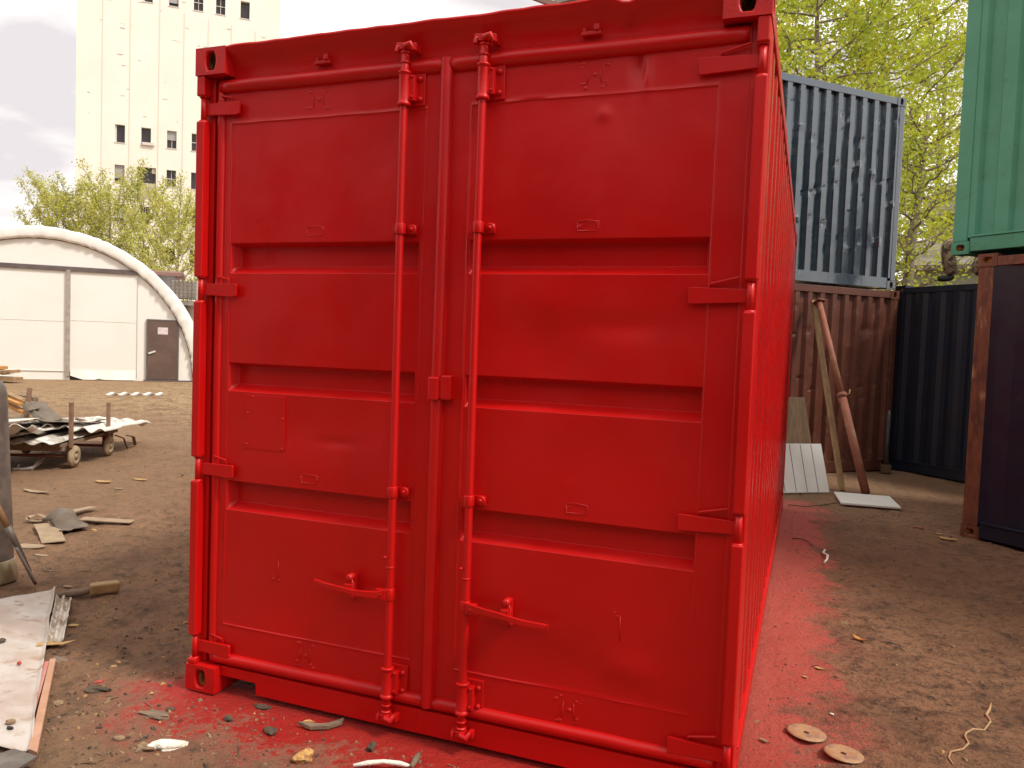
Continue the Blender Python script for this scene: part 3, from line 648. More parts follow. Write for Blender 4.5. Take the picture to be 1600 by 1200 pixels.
# local frame: x along the front, y away into the depth, z up
q = MB(); cxh = 1.1; NA = 56
def arc(Rr, k): a = PI*k/NA; return cxh-Rr*math.cos(a), Rr*math.sin(a)
def roofp(k, j):
    k = int(k); x_, z_ = arc(4.80+.02*math.sin(j*2.1), k); return (x_, j, z_)
q.grid(list(range(NA+1)), frange(0, 16, 32), roofp); q.build('tarpaulin_roof', TARP, hg)
q = MB(); rr_ = random.Random(2); folds = [rr_.uniform(-.02, .02) for _ in range(NA*2+1)]
def rim(k, i):
    a = PI*k/(NA*2); Rr = (4.80, 4.81, 4.73, 4.62, 4.52, 4.46, 4.44)[int(i)]; y_ = (.02, -.01, -.025, -.03, -.025, -.005, .13)[int(i)]
    f_ = folds[int(k)]*(1.3 if 0 < i < 6 else .3)*(1+.5*math.sin(i*2+k))
    return (cxh-(Rr+f_*.8)*math.cos(a), y_+f_, (Rr+f_*.8)*math.sin(a))
q.grid(list(range(NA*2+1)), list(range(7)), rim); q.build('tarpaulin_rim', TARP, hg)
q = MB(); pts = [arc(4.46, k) for k in range(NA+1)]
q.raw([(x_, .12, z_) for x_, z_ in pts], [tuple(range(NA+1))]); q.build('front_wall', TARPW, hg)
q = MB(); q.tube([(cxh-4.445*math.cos(PI*k/NA), .10, 4.445*math.sin(PI*k/NA)) for k in range(NA+1)], .018, 6); q.build('edge_rope', GREYBEAM, hg)
q = MB(); q.box(-3.0, 3.86, .06, .14, 3.47, 3.61); q.build('lintel_beam', GREYBEAM, hg, bevel=.005)
q = MB(); q.box(1.78, 1.90, .04, .14, .12, 3.50); q.build('gate_post', mat('grey_post', (.42, .36, .31), (.33, .28, .24), rough=.6), hg, bevel=.005)
q = MB(); q.box(-2.9, 1.76, .095, .118, .27, .285); q.box(1.92, 3.84, .095, .118, .30, .31); q.box(3.835, 3.85, .095, .118, .1, 3.5); q.box(-2.9, 1.76, .112, .118, 1.863, 1.869); q.box(1.92, 3.83, .112, .118, 1.903, 1.909)
q.build('seam', mat('sheet_seam', (.62, .57, .5), rough=.8), hg)
q = MB(); q.grid(frange(1.92, 3.82, 30), frange(0, 1, 5), lambda x_, k: (x_, .08-.05*k+.02*math.sin(x_*7)*k, .30*(1-k)+.02+max(0, .12-.35*abs(x_-1.92))*k+max(0, .04-.3*abs(x_-2.75))*k)); q.build('ground_flap', TARP, hg)
q = MB(); q.box(1.90, 2.25, .10, .115, 0, .26); q.build('gap_under_gate', DARKWIN, hg)
dq = MB(); dq.box(4.17, 5.06, .05, .10, .07, 2.00); dd = dq.build('door', DOORB, hg, bevel=.004)
q = MB(); q.box(4.12, 4.17, .04, .13, .04, 2.05); q.box(5.06, 5.11, .04, .13, .04, 2.05); q.box(4.17, 5.06, .04, .13, 2.00, 2.05); q.box(4.05, 5.5, .02, .12, 0, .04); q.build('door_frame', GREYBEAM, dd)
q = MB(); q.beam((4.19, .02, .92), (4.40, .02, 1.0), .03, .055); q.tube([(4.22, .05, .93), (4.22, .02, .93)], .012, 6); q.build('door_handle', WHITEM, dd)
q = MB(); q.box(4.46, 4.77, .044, .048, 1.56, 1.79); pp = q.build('paper_notice', mat('paper', (.75, .66, .66), (.62, .52, .53), rough=.8, scale=14), dd)

# ------------------------------------------------------------------ silo tower
TP = Vector((-58.49, 49.12, 0))
tw = thing('silo_tower', 'tall cream concrete grain silo tower with small dark windows, beyond the hangar', 'tower', TP, hrot)
x0, x1, zt = -.23, 16.8, 44.0
cols = [3.28, 5.40, 7.54, 9.62, 11.52, 13.66]; rows = [(7.9, 9.4), (11.42, 12.96), (14.95, 16.47), (18.45, 20.02), (31.15, 32.72), (35.0, 36.55), (38.6, 40.1)]
holes = []
rw = random.Random(11)
for ri, (za, zb) in enumerate(rows):
    for ci, cxx in enumerate(cols):
        wv = .40; a, b_, c_, e_ = cxx-wv, cxx+wv, za, zb
        if ri == 2 and ci == 1: a, b_, c_, e_ = 4.72, 6.26, 13.6, 16.5
        holes.append((a, b_, c_, e_, ri, ci))
xb_ = sorted({x0, x1} | {h[0] for h in holes} | {h[1] for h in holes}); zb_ = sorted({0, zt} | {h[2] for h in holes} | {h[3] for h in holes})
q = MB()
for i in range(len(xb_)-1):
    for j in range(len(zb_)-1):
        cx_, cz_ = (xb_[i]+xb_[i+1])/2, (zb_[j]+zb_[j+1])/2
        if any(h[0] < cx_ < h[1] and h[2] < cz_ < h[3] for h in holes): continue
        q.poly([(xb_[i], 0, zb_[j]), (xb_[i+1], 0, zb_[j]), (xb_[i+1], 0, zb_[j+1]), (xb_[i], 0, zb_[j+1])])
for a, b_, c_, e_, *_ in holes:
    q.poly([(a, 0, c_), (a, .5, c_), (a, .5, e_), (a, 0, e_)]); q.poly([(b_, 0, c_), (b_, .5, c_), (b_, .5, e_), (b_, 0, e_)])
    q.poly([(a, 0, c_), (b_, 0, c_), (b_, .5, c_), (a, .5, c_)]); q.poly([(a, 0, e_), (b_, 0, e_), (b_, .5, e_), (a, .5, e_)])
q.poly([(x0, 0, 0), (x0, 15, 0), (x0, 15, zt), (x0, 0, zt)]); q.poly([(x1, 0, 0), (x1, 15, 0), (x1, 15, zt), (x1, 0, zt)]); q.poly([(x0, 15, 0), (x1, 15, 0), (x1, 15, zt), (x0, 15, zt)]); q.poly([(x0, 0, zt), (x1, 0, zt), (x1, 15, zt), (x0, 15, zt)])
q.build('wall', CREAM, tw)
for xr in (1.81, 3.96+.1, 6.4, 8.45, 10.5, 12.5, 14.6):
    xr = {4.06: 4.02}.get(round(xr, 2), xr)
    q = MB(); q.box(xr-.035, xr+.035, -.03, .0, 0, 32.4 if xr < 8 else 30.7-.1*xr+.9); q.build('pilaster', GROOVE if True else CREAM, tw)
q = MB()
for _ in range(46):
    xx, zz = rw.uniform(x0+.3, x1-.4), rw.choice([rw.uniform(20, 31), rw.uniform(27, 34)]); ww, hh = rw.uniform(.05, .5), rw.uniform(.04, .2)
    q.box(xx, xx+ww, -.02, -.004, zz, zz+hh*.4)
q.build('spalled_patches', mat('spalled', (.42, .34, .28), (.56, .48, .40), rough=.9, scale=3), tw)
for a, b_, c_, e_, ri, ci in holes:
    broken = ri == 2 and ci == 1
    if ri >= 5 or ri == 0: continue
    q = MB(); q.box(a, b_, .35, .40, c_, e_); wd = q.build('window', DARKWIN, tw)
    if broken:
        q = MB(); q.box(a+.1, b_-.05, .15, .30, c_, c_+1.5); q.box(b_-.35, b_+.0, .1, .3, e_-.5, e_); q.build('broken_masonry', OLDW, wd); continue
    q = MB(); st_ = (ri*7+ci*3) % 5
    if st_ in (0, 2): q.box(a, b_, .24, .27, (c_+e_)/2-.03, (c_+e_)/2+.03); q.box((a+b_)/2-.02, (a+b_)/2+.02, .24, .27, c_, e_)
    if st_ == 1: q.box(a, a+.12, .2, .26, c_, e_)
    q.box(a-.06, b_+.06, -.05, .1, c_-.07, c_-.002)
    if ri == 3 and ci == 1: q.box(a+.1, b_+.3, -.2, .1, c_, c_+.24)
    q.build('frame', WFRAME, wd)
    if (ri, ci) in ((3, 2), (2, 0), (4, 2), (1, 0), (1, 2)):
        q = MB(); q.box(a+.02, b_-.02, .19, .22, c_+(.75 if ri == 3 else .35), e_-.02); q.build('blind', BLINDWIN, wd)

# small cream head house whose corner and rusty beam show above the red container
p0 = D(930, 5, 40); hh_ = thing('hoist_house', 'cream building corner with a rusty beam sticking out above the red container', 'building', (p0.x, p0.y, 0), R(20))
zc = p0.z
q = MB(); q.box(-1.2, 4.8, -.2, 4, 0, zc+2.6); q.build('wall', OLDW, hh_)
q = MB(); q.prism([(-2.1, -.55), (5.2, 2.0), (5.2, 2.2), (-2.1, -.28)], 4.6, lambda u, v, w_: (u, -.5+w_, zc+v+.2)); q.build('roof', ROOFG, hh_)
q = MB(); q.beam((-4.2, -.6, zc+.30), (-1.0, -.6, zc-.75), .22, .26); q.build('rusty_beam', BEAMR, hh_)

# ------------------------------------------------------------------ trees
def leafcloud(q, pts, rnd, n_, size, spread):
    for _ in range(n_):
        p_ = rnd.choice(pts); g = lambda s_: rnd.gauss(0, s_)
        c = Vector((p_[0]+g(spread), p_[1]+g(spread), p_[2]+g(spread*.8)))
        a = Vector((g(1), g(1), g(.6))).normalized(); b_ = a.cross(Vector((g(1), g(1), g(1)))).normalized(); s_ = size*rnd.uniform(.6, 1.3)
        q.poly([c-a*s_*.6, c+b_*s_*.42, c+a*s_*.6, c-b_*s_*.42])
def tree(name, label, x, y, Ht, Rd, seed, nleaf, size, upright=.6, nb=26, M=LEAFA, tr=.14, start=.25, spread=.16, group=None, bare=.5):
    rnd = random.Random(seed); o = thing(name, label, 'tree', (x, y, 0), 0, group)
    q = MB(); lean = (rnd.uniform(-.3, .3), rnd.uniform(-.3, .3))
    tp = [(lean[0]*k*k+rnd.uniform(-.05, .05), lean[1]*k*k+rnd.uniform(-.05, .05), Ht*.92*k) for k in frange(0, 1, 8)]
    q.tube(tp, [tr*(1-.85*k)+.01 for k in frange(0, 1, 8)], 8); pts = []
    for i in range(nb):
        k = start+(.97-start)*((i+.5)/nb)**.85; idx = k*8; a_ = int(min(7, idx)); f_ = idx-a_
        s_ = Vector(tp[a_]).lerp(Vector(tp[a_+1]), f_); an = i*2.399+rnd.uniform(-.4, .4)
        ln = Rd*(1.15-abs(k-.45)*.9)*rnd.uniform(.7, 1.15); rise = upright*ln*rnd.uniform(.7, 1.5)
        bp_ = [s_]
        for j in range(1, 7):
            t_ = j/6; bp_.append(s_+Vector((math.cos(an)*ln*t_, math.sin(an)*ln*t_, rise*t_**1.4))+Vector((rnd.uniform(-.1, .1), rnd.uniform(-.1, .1), rnd.uniform(-.08, .08)))*ln*.4)
        q.tube(bp_, [tr*.26*(1-k*.5)*(1-j/7)+.006 for j in range(7)], 5, cap=False)
        for j in range(2, 7):
            for _ in range(2):
                st = bp_[j]; dr = Vector((math.cos(an+rnd.uniform(-1.2, 1.2)), math.sin(an+rnd.uniform(-1.2, 1.2)), upright*1.6+rnd.uniform(-.5, .7))).normalized()*ln*rnd.uniform(.18, .42)
                tw_ = [st, st+dr*.5+Vector((0, 0, .03)), st+dr]; q.tube(tw_, [.012, .008, .004], 4, cap=False)
                for t_ in (.2, .45, .7, .95): pts.append(st+dr*t_)
    q.build('trunk', BARK, o)
    q = MB(); leafcloud(q, pts, rnd, nleaf, size, spread); q.build('crown', M, o)
    return o
# left group, beyond the hangar
def treeat(u, k): p_ = D(u, 512, k); return p_.x, p_.y
gl = 'young leafing trees beyond the hangar'
for i, (u, k, ht, rd, sd_, lb) in enumerate(((88, 36, 8.0, 1.7, 3, 'young leafing tree at the left end of the row beyond the hangar'), (128, 38, 8.3, 1.8, 4, 'young leafing tree in front of the silo tower\'s left corner'),
        (176, 37, 8.6, 1.9, 7, 'young leafing tree below the tower\'s lowest left windows'), (224, 39, 9.0, 2.0, 9, 'tallest young leafing tree, in front of the silo tower\'s broken window'), (276, 36, 7.9, 1.9, 12, 'sparse young leafing tree beside the red container\'s left edge'))):
    x_, y_ = treeat(u, k); tree('young_tree', lb, x_, y_, ht, rd, sd_, 9500, .085, upright=1.0, nb=34, M=LEAFB, tr=.10, start=.15, spread=.13, group=gl)
for u, k, ht, rd, sd_, lb in ((1262, 20, 12.5, 3.0, 21, 'tall yellow-green tree directly behind the red container\'s far corner'), (1345, 23, 14.5, 3.4, 22, 'tall yellow-green tree with several stems above the blue-grey container'),
        (1412, 16.5, 7.4, 1.1, 23, 'yellow-green tree in the gap between the blue-grey and the green containers'), (1455, 27, 14.5, 3.6, 25, 'tall yellow-green tree behind the old plastered house'), (1180, 24, 14, 3.2, 24, 'yellow-green tree mostly hidden behind the red container')):
    x_, y_ = treeat(u, k); tree('leafy_tree', lb, x_, y_, ht, rd, sd_, 17000 if rd > 2 else 5500, .10 if rd > 2 else .065, upright=.35, nb=44, M=LEAFA, tr=.17, start=.16, spread=.22, group='yellow-green trees beyond the stacked containers')

# ------------------------------------------------------------------ buildings beyond
def shed(name, label, u, v0, k, rot, wd, dp, hh, rise, MW, MRf, wins=()):
    p_ = D(u, 512, k); o = thing(name, label, 'building', (p_.x, p_.y, 0), rot)
    q = MB(); q.raw([(0, 0, 0), (wd, 0, 0), (wd, dp, 0), (0, dp, 0), (0, 0, hh), (wd, 0, hh), (wd, dp, hh), (0, dp, hh), (0, dp/2, hh+rise), (wd, dp/2, hh+rise)],
                    [(0, 1, 5, 4), (1, 2, 6, 9, 5), (2, 3, 7, 6), (3, 0, 4, 8, 7)]); q.build('wall', MW, o)
    q = MB(); e_ = .3; th = .12
    for sg in (0, 1):
        yy = -e_ if sg == 0 else dp+e_; zz = hh-rise*e_/(dp/2)
        q.hexa([(-e_, yy, zz), (wd+e_, yy, zz), (wd+e_, dp/2, hh+rise), (-e_, dp/2, hh+rise), (-e_, yy, zz+th), (wd+e_, yy, zz+th), (wd+e_, dp/2, hh+rise+th), (-e_, dp/2, hh+rise+th)])
    q.build('roof', MRf, o)
    for a, c_, w_, h_ in wins:
        q = MB(); q.box(a, a+w_, -.04, .0, c_, c_+h_); f = q.build('window', WFRAME, o); q = MB(); q.box(a+.07, a+w_-.07, -.06, -.042, c_+.07, c_+h_-.07); q.build('pane', DARKWIN, f)
    return o
shed('green_house', 'pale green plastered house with a grey roof behind the navy container', 1416, 0, 19.5, R(-16), 6.5, 6, 3.9, .9, PALEG, ROOFG, ((.5, 2.2, .7, 1.2), (2.6, 2.2, .7, 1.2)))
shed('old_house', 'taller old plastered house rising behind the green house', 1442, 0, 25.5, R(-18), 7, 5, 6.3, 1.3, OLDW, ROOFG, ((.8, 4.2, 1, 1.4), (3.2, 4.2, 1, 1.4)))
shed('grey_shed', 'small grey shed with a flat brown roof beyond the hangar', 226, 0, 31, R(38), 1.0, 1.6, 3.9, .1, BLINDWIN, BEAMR)
shed('cream_shed', 'low cream shed under the lattice cage, behind the hangar\'s right side', 262, 0, 30, R(35), 1.4, 2, 2.7, .05, OLDW, ROOFG)
p_ = D(266, 512, 30.2); cg = thing('lattice_cage', 'pale crate with a dark lattice cage standing on the cream shed', 'cage', (p_.x, p_.y, 2.86), R(35))
q = MB(); q.box(.04, .86, .04, .8, .1, .78); q.build('crate', OLDW, cg)
q = MB()
for i in range(7):
    x_ = .9*i/6; q.box(x_-.015, x_+.015, -.015, .015, 0, .85)
    z_ = .85*i/6
    if i < 6: q.box(0, .9, -.02, .01, z_-.012, z_+.012); q.box(-.015, .015, 0, .85, z_-.012, z_+.012)
q.build('cage', GREYBEAM, cg)

# ------------------------------------------------------------------ things leaning and lying at the right
def face(u, v, P=(3.84, 9.88, 0), n_=(.697, -.717, 0), off=0):
    n_ = Vector(n_); P = Vector(P)+n_*off; d = ray(u, v); return CT+d*((P-CT).dot(n_)/d.dot(n_))
a = G(1353, 771, .02); b_ = face(1279, 468, off=.14)
st = thing('steel_prop', 'rusty red steel scaffold prop with a head plate, leaning on the brown container', 'prop', a)
dv = b_-a
q = MB(); q.tube([(0, 0, 0), dv*.48], .050, 14); q.build('outer_tube', RUSTPIPE, st)
q = MB(); q.tube([dv*.46, dv*.985], .038, 12); q.build('inner_tube', RUSTPIPE, st)
q = MB(); ax = dv.normalized(); q.lathe(dv*.985, [(0, 0), (.095, .0), (.095, .012), (0, .012)], 4, 0, ax); q.build('head_plate', RUSTPIPE, st, bevel=.002)
q = MB(); c_ = dv*.475; q.lathe(c_, [(.045, -.03), (.06, -.03), (.06, .03), (.045, .03)], 12, 0, ax)
sdv = _r*1.0; q.tube([c_+sdv*-.07, c_+sdv*.02+ax*.02, c_+sdv*.10+ax*.03, c_+sdv*.12+ax*.09], .009, 6); q.tube([c_-sdv*.05, c_-sdv*.06-ax*.14], .009, 6); q.build('collar_pin', RUSTPIPE, st)
a = G(1316, 767, .0); b_ = face(1271, 470, off=.05)
q = MB(); q.beam((0, 0, 0), b_-a, .065, .045); o = q.build('timber_pole', WOOD, bevel=.004); o.location = a; tag(o, 'pale squared timber pole leaning beside the red steel prop', 'pole')
a = G(1262, 752, 0)+Vector((.02, .1, 0)); b_ = face(1256, 622, off=.02)
def board(name, label, cat, p00, p10, p01, th, M, grooves=0, MG=None, cut=None):
    p00, p10, p01 = Vector(p00), Vector(p10), Vector(p01); U = p10-p00; V = p01-p00; Nn = U.cross(V).normalized()
    q = MB(); q.hexa([p00-p00, U, U+V, V, Nn*th, U+Nn*th, U+V+Nn*th, V+Nn*th]); o = q.build(name, M, None, bevel=.003); o.location = p00; tag(o, label, cat)
    if grooves:
        g = MB()
        for i in range(1, grooves+1):
            for s_ in ((-.0015, Nn*-.0015), ):
                c = U*(i/(grooves+1)); w_ = U.normalized()*.004
                for base_ in (Vector((0, 0, 0))-Nn*.0015, Nn*(th+.0002)):
                    g.hexa([c-w_+base_+V*.01, c+w_+base_+V*.01, c+w_+base_+V*.99, c-w_+base_+V*.99, c-w_+base_+V*.01+Nn*.0013, c+w_+base_+V*.01+Nn*.0013, c+w_+base_+V*.99+Nn*.0013, c-w_+base_+V*.99+Nn*.0013])
        g.build('groove', MG or GREYBEAM, o)
    return o
wl = Vector((.717, .697, 0))
brd = G(1272, 745, 0); top = face(1254, 621, off=.03)
board('brown_board', 'brown chipboard leaning on the brown container behind the white panel', 'board', brd-wl*.75, brd+wl*.02, Vector((top.x, top.y, top.z))-wl*.75-Vector((0, 0, .0)), .02, DARKW)
pa = G(1205, 771, 0); pb = G(1295, 770, 0); pt = G(1295, 770, 0)
tl = D(1272, 694, (pb-CT).dot(_f)+.30)
board('grooved_board', 'white grooved panel leaning upright beside the red container\'s far corner', 'panel', pb-(pb-pa).normalized()*.75, pb, tl-(pb-pa).normalized()*.66, .016, WHITEP, grooves=4)
c1, c2, c3 = G(1314, 788, .012), G(1408, 796, .012), G(1303, 771, .012)
board('grooved_board', 'white grooved panel lying flat under the foot of the red steel prop', 'panel', c1, c2, c3, .022, WHITEP, grooves=0)
b0 = G(1394, 738, 0); 
q = MB(); q.tube([(0, 0, 0), (0, 0, .36), (.004, 0, .72), (.002, 0, .78)], [.030, .028, .030, .012], 10); o = q.build('grey_pipe', mat('grey_pipe', (.14, .14, .15), (.09, .09, .10), rough=.4, metal=.4, scale=20)); o.location = b0+Vector((-.10, -.12, .12)); tag(o, 'short grey pipe standing in the dark corner between the brown and navy containers', 'pipe')
q = MB(); q.box(-.07, .07, -.05, .05, -.12, .0); o2 = q.build('pipe_base', DARKW, o, bevel=.01)

def disc(u, v, r_, lb):
    p_ = G(u, v, 0); p_.z = max(gh(p_.x+a_, p_.y+b_) for a_ in (-r_, 0, r_) for b_ in (-r_, 0, r_))+.002; q = MB()
    q.lathe((0, 0, 0), [(.012, .0), (r_-.004, 0), (r_, .002), (r_, .005), (r_-.012, .009), (r_*.42, .006), (r_*.30, .003), (.012, .004)], 36); q.lathe((0, 0, 0), [(0, .0045), (.011, .0045)], 12, 1)
    o = q.build('grinding_disc', [DISC, RUBBER]); o.location = p_; o.rotation_euler = (R(-2), R(3), 0); tag(o, lb, 'disc', 'worn tan discs on the ground')
disc(1260, 1145, .083, 'worn tan grinding disc on the ground, nearer to the red container'); disc(1318, 1178, .079, 'worn tan grinding disc on the ground, farther from the red container')

# ------------------------------------------------------------------ loose things on the ground
def ico(rnd, sx_, sy_, sz, rough=.25, n_=2):
    bm = bmesh.new(); bmesh.ops.create_icosphere(bm, subdivisions=n_, radius=1)
    o_ = Vector((rnd.uniform(0, 50), rnd.uniform(0, 50), 0))
    vs = []
    for v_ in bm.verts:
        d = 1+rough*noise.noise(v_.co*1.3+o_)*1.6+rough*.5*noise.noise(v_.co*4+o_); vs.append((v_.co.x*sx_*d, v_.co.y*sy_*d, v_.co.z*sz*d))
    fs = [tuple(v_.index for v_ in f.verts) for f in bm.faces]; bm.free(); return vs, fs
SD = [100]
def rock(name, label, cat, u, v, sx_, sy_, sz, M, rot=0, rough=.3, group=None, base=0.0, smooth=False, n_=2):
    SD[0] += 1; rnd = random.Random(SD[0]); vs, fs = ico(rnd, sx_, sy_, sz, rough, n_); q = MB(); q.raw(vs, fs, 0, smooth)
    p_ = G(u, v, base); z_ = gh(p_.x, p_.y) if base == 0 else base
    o = q.build(name, M); o.location = (p_.x, p_.y, z_+sz*.36); o.rotation_euler = (0, 0, rot); tag(o, label, cat, group); return o
def flatbit(name, label, cat, u, v, poly, th, M, rot=0, curl=.0, group=None, base=0.0, lift=.004):
    p_ = G(u, v, base); z_ = gh(p_.x, p_.y) if base == 0 else base; q = MB(); n_ = len(poly)
    cx_ = sum(a[0] for a in poly)/n_; cy_ = sum(a[1] for a in poly)/n_
    def zc(x_, y_): return curl*((x_*x_))
    A = [(x_, y_, zc(x_, y_)) for x_, y_ in poly]; B = [(x_, y_, zc(x_, y_)+th) for x_, y_ in poly]
    vs = A+B+[(cx_, cy_, zc(cx_, cy_)), (cx_, cy_, zc(cx_, cy_)+th)]; fs = []
    for i in range(n_):
        k = (i+1) % n_; fs += [(i, k, n_+k, n_+i), (2*n_, k, i), (2*n_+1, n_+i, n_+k)]
    q.raw(vs, fs); o = q.build(name, M); o.location = (p_.x, p_.y, z_+lift); o.rotation_euler = (0, 0, rot); tag(o, label, cat, group); return o
def blob(n_, a, b_, sd_, j=.2):
    r_ = random.Random(sd_); return [(a*math.cos(2*PI*i/n_)*(1+r_.uniform(-j, j)), b_*math.sin(2*PI*i/n_)*(1+r_.uniform(-j, j))) for i in range(n_)]
LEAFP = [(-.045, .0), (-.03, .010), (-.005, .015), (.02, .012), (.05, .002), (.06, 0), (.02, -.012), (-.01, -.014), (-.035, -.008)]
rock('foam_chunk', 'white torn foam chunk on the reddened earth, left of the container', 'foam', 263, 1166, .068, .030, .022, FOAM, R(28), .25, n_=3)
rock('angular_stone', 'olive angular stone touching the white foam chunk', 'stone', 226, 1167, .040, .024, .016, STONE, R(-10), .5)
rock('round_stone', 'small round tan stone left of the olive angular stone', 'stone', 186, 1154, .024, .020, .008, STONE, 0, .15, smooth=True)
rock('splashed_stone', 'dark stone with a red painted chip on top, left of the container corner', 'stone', 153, 1077, .052, .03, .014, GSTONE, R(15), .5)
rock('red_chip', 'bright red elongated chip lying on the dark stone', 'chip', 155, 1066, .008, .024, .008, REDST, R(-30), .2, base=.022)
rock('tan_stone', 'tan stone between the white sheet and the dark stone', 'stone', 90, 1098, .018, .026, .012, STONE, R(20), .3)
rock('brown_stone', 'brown flattish stone at the top end of the wooden batten', 'stone', 92, 1030, .05, .036, .010, GREYW, R(0), .3)
rock('yellow_clump', 'crumbly yellow foam clump on the red-dusted ground in front of the left door', 'foam', 476, 1186, .034, .030, .026, YFOAM, R(30), .5, n_=3)
rock('pale_rag', 'small pale grey crumpled lump in front of the container\'s centre', 'lump', 580, 1168, .016, .022, .015, GSTONE, R(10), .6)
rock('dark_clod', 'dark grey clod in front of the left door', 'clod', 422, 1144, .024, .030, .016, GSTONE, R(70), .3)
rock('small_clod', 'small dark clod right under the fork notch', 'clod', 357, 1127, .022, .016, .012, GSTONE, R(10), .4)
rock('wide_clod', 'wide flat dark clod just under the left door sill', 'clod', 411, 1104, .042, .022, .010, GSTONE, R(0), .4)
rock('dark_heap', 'long dark heap of earth clods left of the container corner', 'clod', 240, 1117, .072, .024, .014, GREYW, R(5), .5)
rock('black_pebble', 'black pebble beside the container\'s lower left corner', 'stone', 266, 1106, .020, .018, .013, GSTONE, 0, .2)
rock('amber_chip', 'amber and pink chip beside the grey splinter', 'chip', 482, 1126, .026, .008, .008, YFOAM, R(25), .3)
q = MB(); q.raw(*ico(random.Random(8), .075, .018, .010, .3)); 
flatbit('wood_splinter', 'grey splinter of wood tilted against the sill of the left door', 'splinter', 500, 1133, [(-.09, -.02), (-.02, -.012), (.05, .02), (.085, .055), (.09, .02), (.04, -.018), (-.03, -.035)], .014, GREYW, R(12), 1.2)
q = MB(); pts = [G(552, 1196, .01), G(575, 1192, .012), G(600, 1190, .014), G(625, 1193, .012), G(642, 1197, .010)]
q.tube([p_-pts[0] for p_ in pts], [.006, .010, .009, .010, .005], 8); o = q.build('pale_stick', FOAM); o.location = pts[0]; tag(o, 'pale crooked stick at the bottom edge, in front of the container\'s centre', 'stick')
q = MB(); pts = [G(656, 1176, .012), G(650, 1186, .02), G(642, 1199, .012)]; q.tube([p_-pts[0] for p_ in pts], [.006, .014, .008], 7); o = q.build('dark_stick', GREYW); o.location = pts[0]; tag(o, 'short dark stick beside the pale crooked stick', 'stick')
flatbit('yellow_leaf', 'yellow folded leaf over the top of the wooden batten', 'leaf', 85, 1013, [(-.07, -.03), (-.05, .01), (.02, .03), (.08, .055), (.05, .0), (-.02, -.02), (-.06, -.055)], .003, LEAFY, R(10), 1.5, lift=.02)
flatbit('yellow_leaf', 'small yellow leaf at the right edge of the ribbed metal strip', 'leaf', 114, 978, [(-.03, -.01), (-.01, .02), (.03, .012), (.035, -.01), (.0, -.016)], .003, LEAFY, R(15), 2)
flatbit('orange_leaf', 'curled orange dry leaf on the bare earth right of the container', 'leaf', 1342, 999, [(a*1.15, b_*1.1) for a, b_ in LEAFP], .006, LEAFO, R(-50), 4, lift=.006)
flatbit('small_dry_leaf', 'small tan dry leaf between the orange leaf and the discs', 'leaf', 1281, 1045, [(a*.62, b_*.7) for a, b_ in LEAFP], .003, LEAFY, R(-15), 4)
flatbit('tiny_chip', 'tiny tan chip beside the small dry leaf', 'chip', 1258, 1058, blob(7, .014, .008, 4), .004, LEAFY, R(-10))
flatbit('white_chip', 'small white chip above the two discs', 'chip', 1300, 1114, blob(7, .010, .006, 5), .004, WHITEP, R(-30))
flatbit('green_chip', 'small green-grey chip left of the discs, at the red paint edge', 'chip', 1193, 1157, [(a*.5, b_*.6) for a, b_ in LEAFP], .005, STONE, R(-30))
flatbit('torn_cardboard', 'torn tan cardboard piece at the foot of the rusty post', 'cardboard', 1480, 843, blob(9, .085, .045, 9, .3), .006, LEAFY, R(-20), 1)
flatbit('torn_cardboard', 'smaller torn tan scrap beside the torn cardboard piece', 'cardboard', 1468, 834, blob(7, .035, .02, 10, .3), .006, LEAFY, R(20), 1)
rock('brick_bit', 'dark red brick fragment near the rusty post', 'brick', 1435, 825, .05, .03, .018, RUSTPIPE, R(0), .25)
q = MB(); pts = [G(u, v, .014) for u, v in ((1289, 859), (1286, 864), (1293, 868), (1292, 874), (1288, 879))]; q.tube([p_-pts[0] for p_ in pts], [.008, .010, .011, .009, .007], 8); o = q.build('bent_pipe_bit', FOAM); o.location = pts[0]; tag(o, 'white crooked bit of plastic on the pink ground by the container\'s side', 'plastic')
q = MB(); pts = [G(u, v) for u, v in ((1549, 1095), (1546, 1106), (1541, 1114), (1548, 1124), (1538, 1138), (1520, 1143), (1509, 1150), (1507, 1160), (1513, 1168), (1504, 1176), (1485, 1177), (1482, 1186), (1490, 1196))]
pts = [Vector((p_.x, p_.y, gh(p_.x, p_.y)+.005)) for p_ in pts]; q.tube([p_-pts[0] for p_ in pts], [.003, .007, .007]+[.0045]*9+[.002], 6); o = q.build('root', ROOT); o.location = pts[0]; tag(o, 'thin winding pale root on the bare earth at the lower right', 'root')
for (pu, lb, rad_) in ((((1238, 842), (1250, 845), (1262, 849), (1270, 855)), 'thin dark twig on the pink ground by the container\'s side', .004), (((1225, 752), (1240, 762), (1252, 773)), 'bent grey wire lying against the upright white panel', .006), (((1232, 790), (1260, 795), (1285, 792), (1312, 784)), 'long dark wire on the ground before the white panels', .005)):
    pts = [G(u, v) for u, v in pu]; pts = [Vector((p_.x, p_.y, gh(p_.x, p_.y)+.012)) for p_ in pts]; q = MB(); q.tube([p_-pts[0] for p_ in pts], rad_, 6); o = q.build('twig', GSTONE); o.location = pts[0]; tag(o, lb, 'twig')
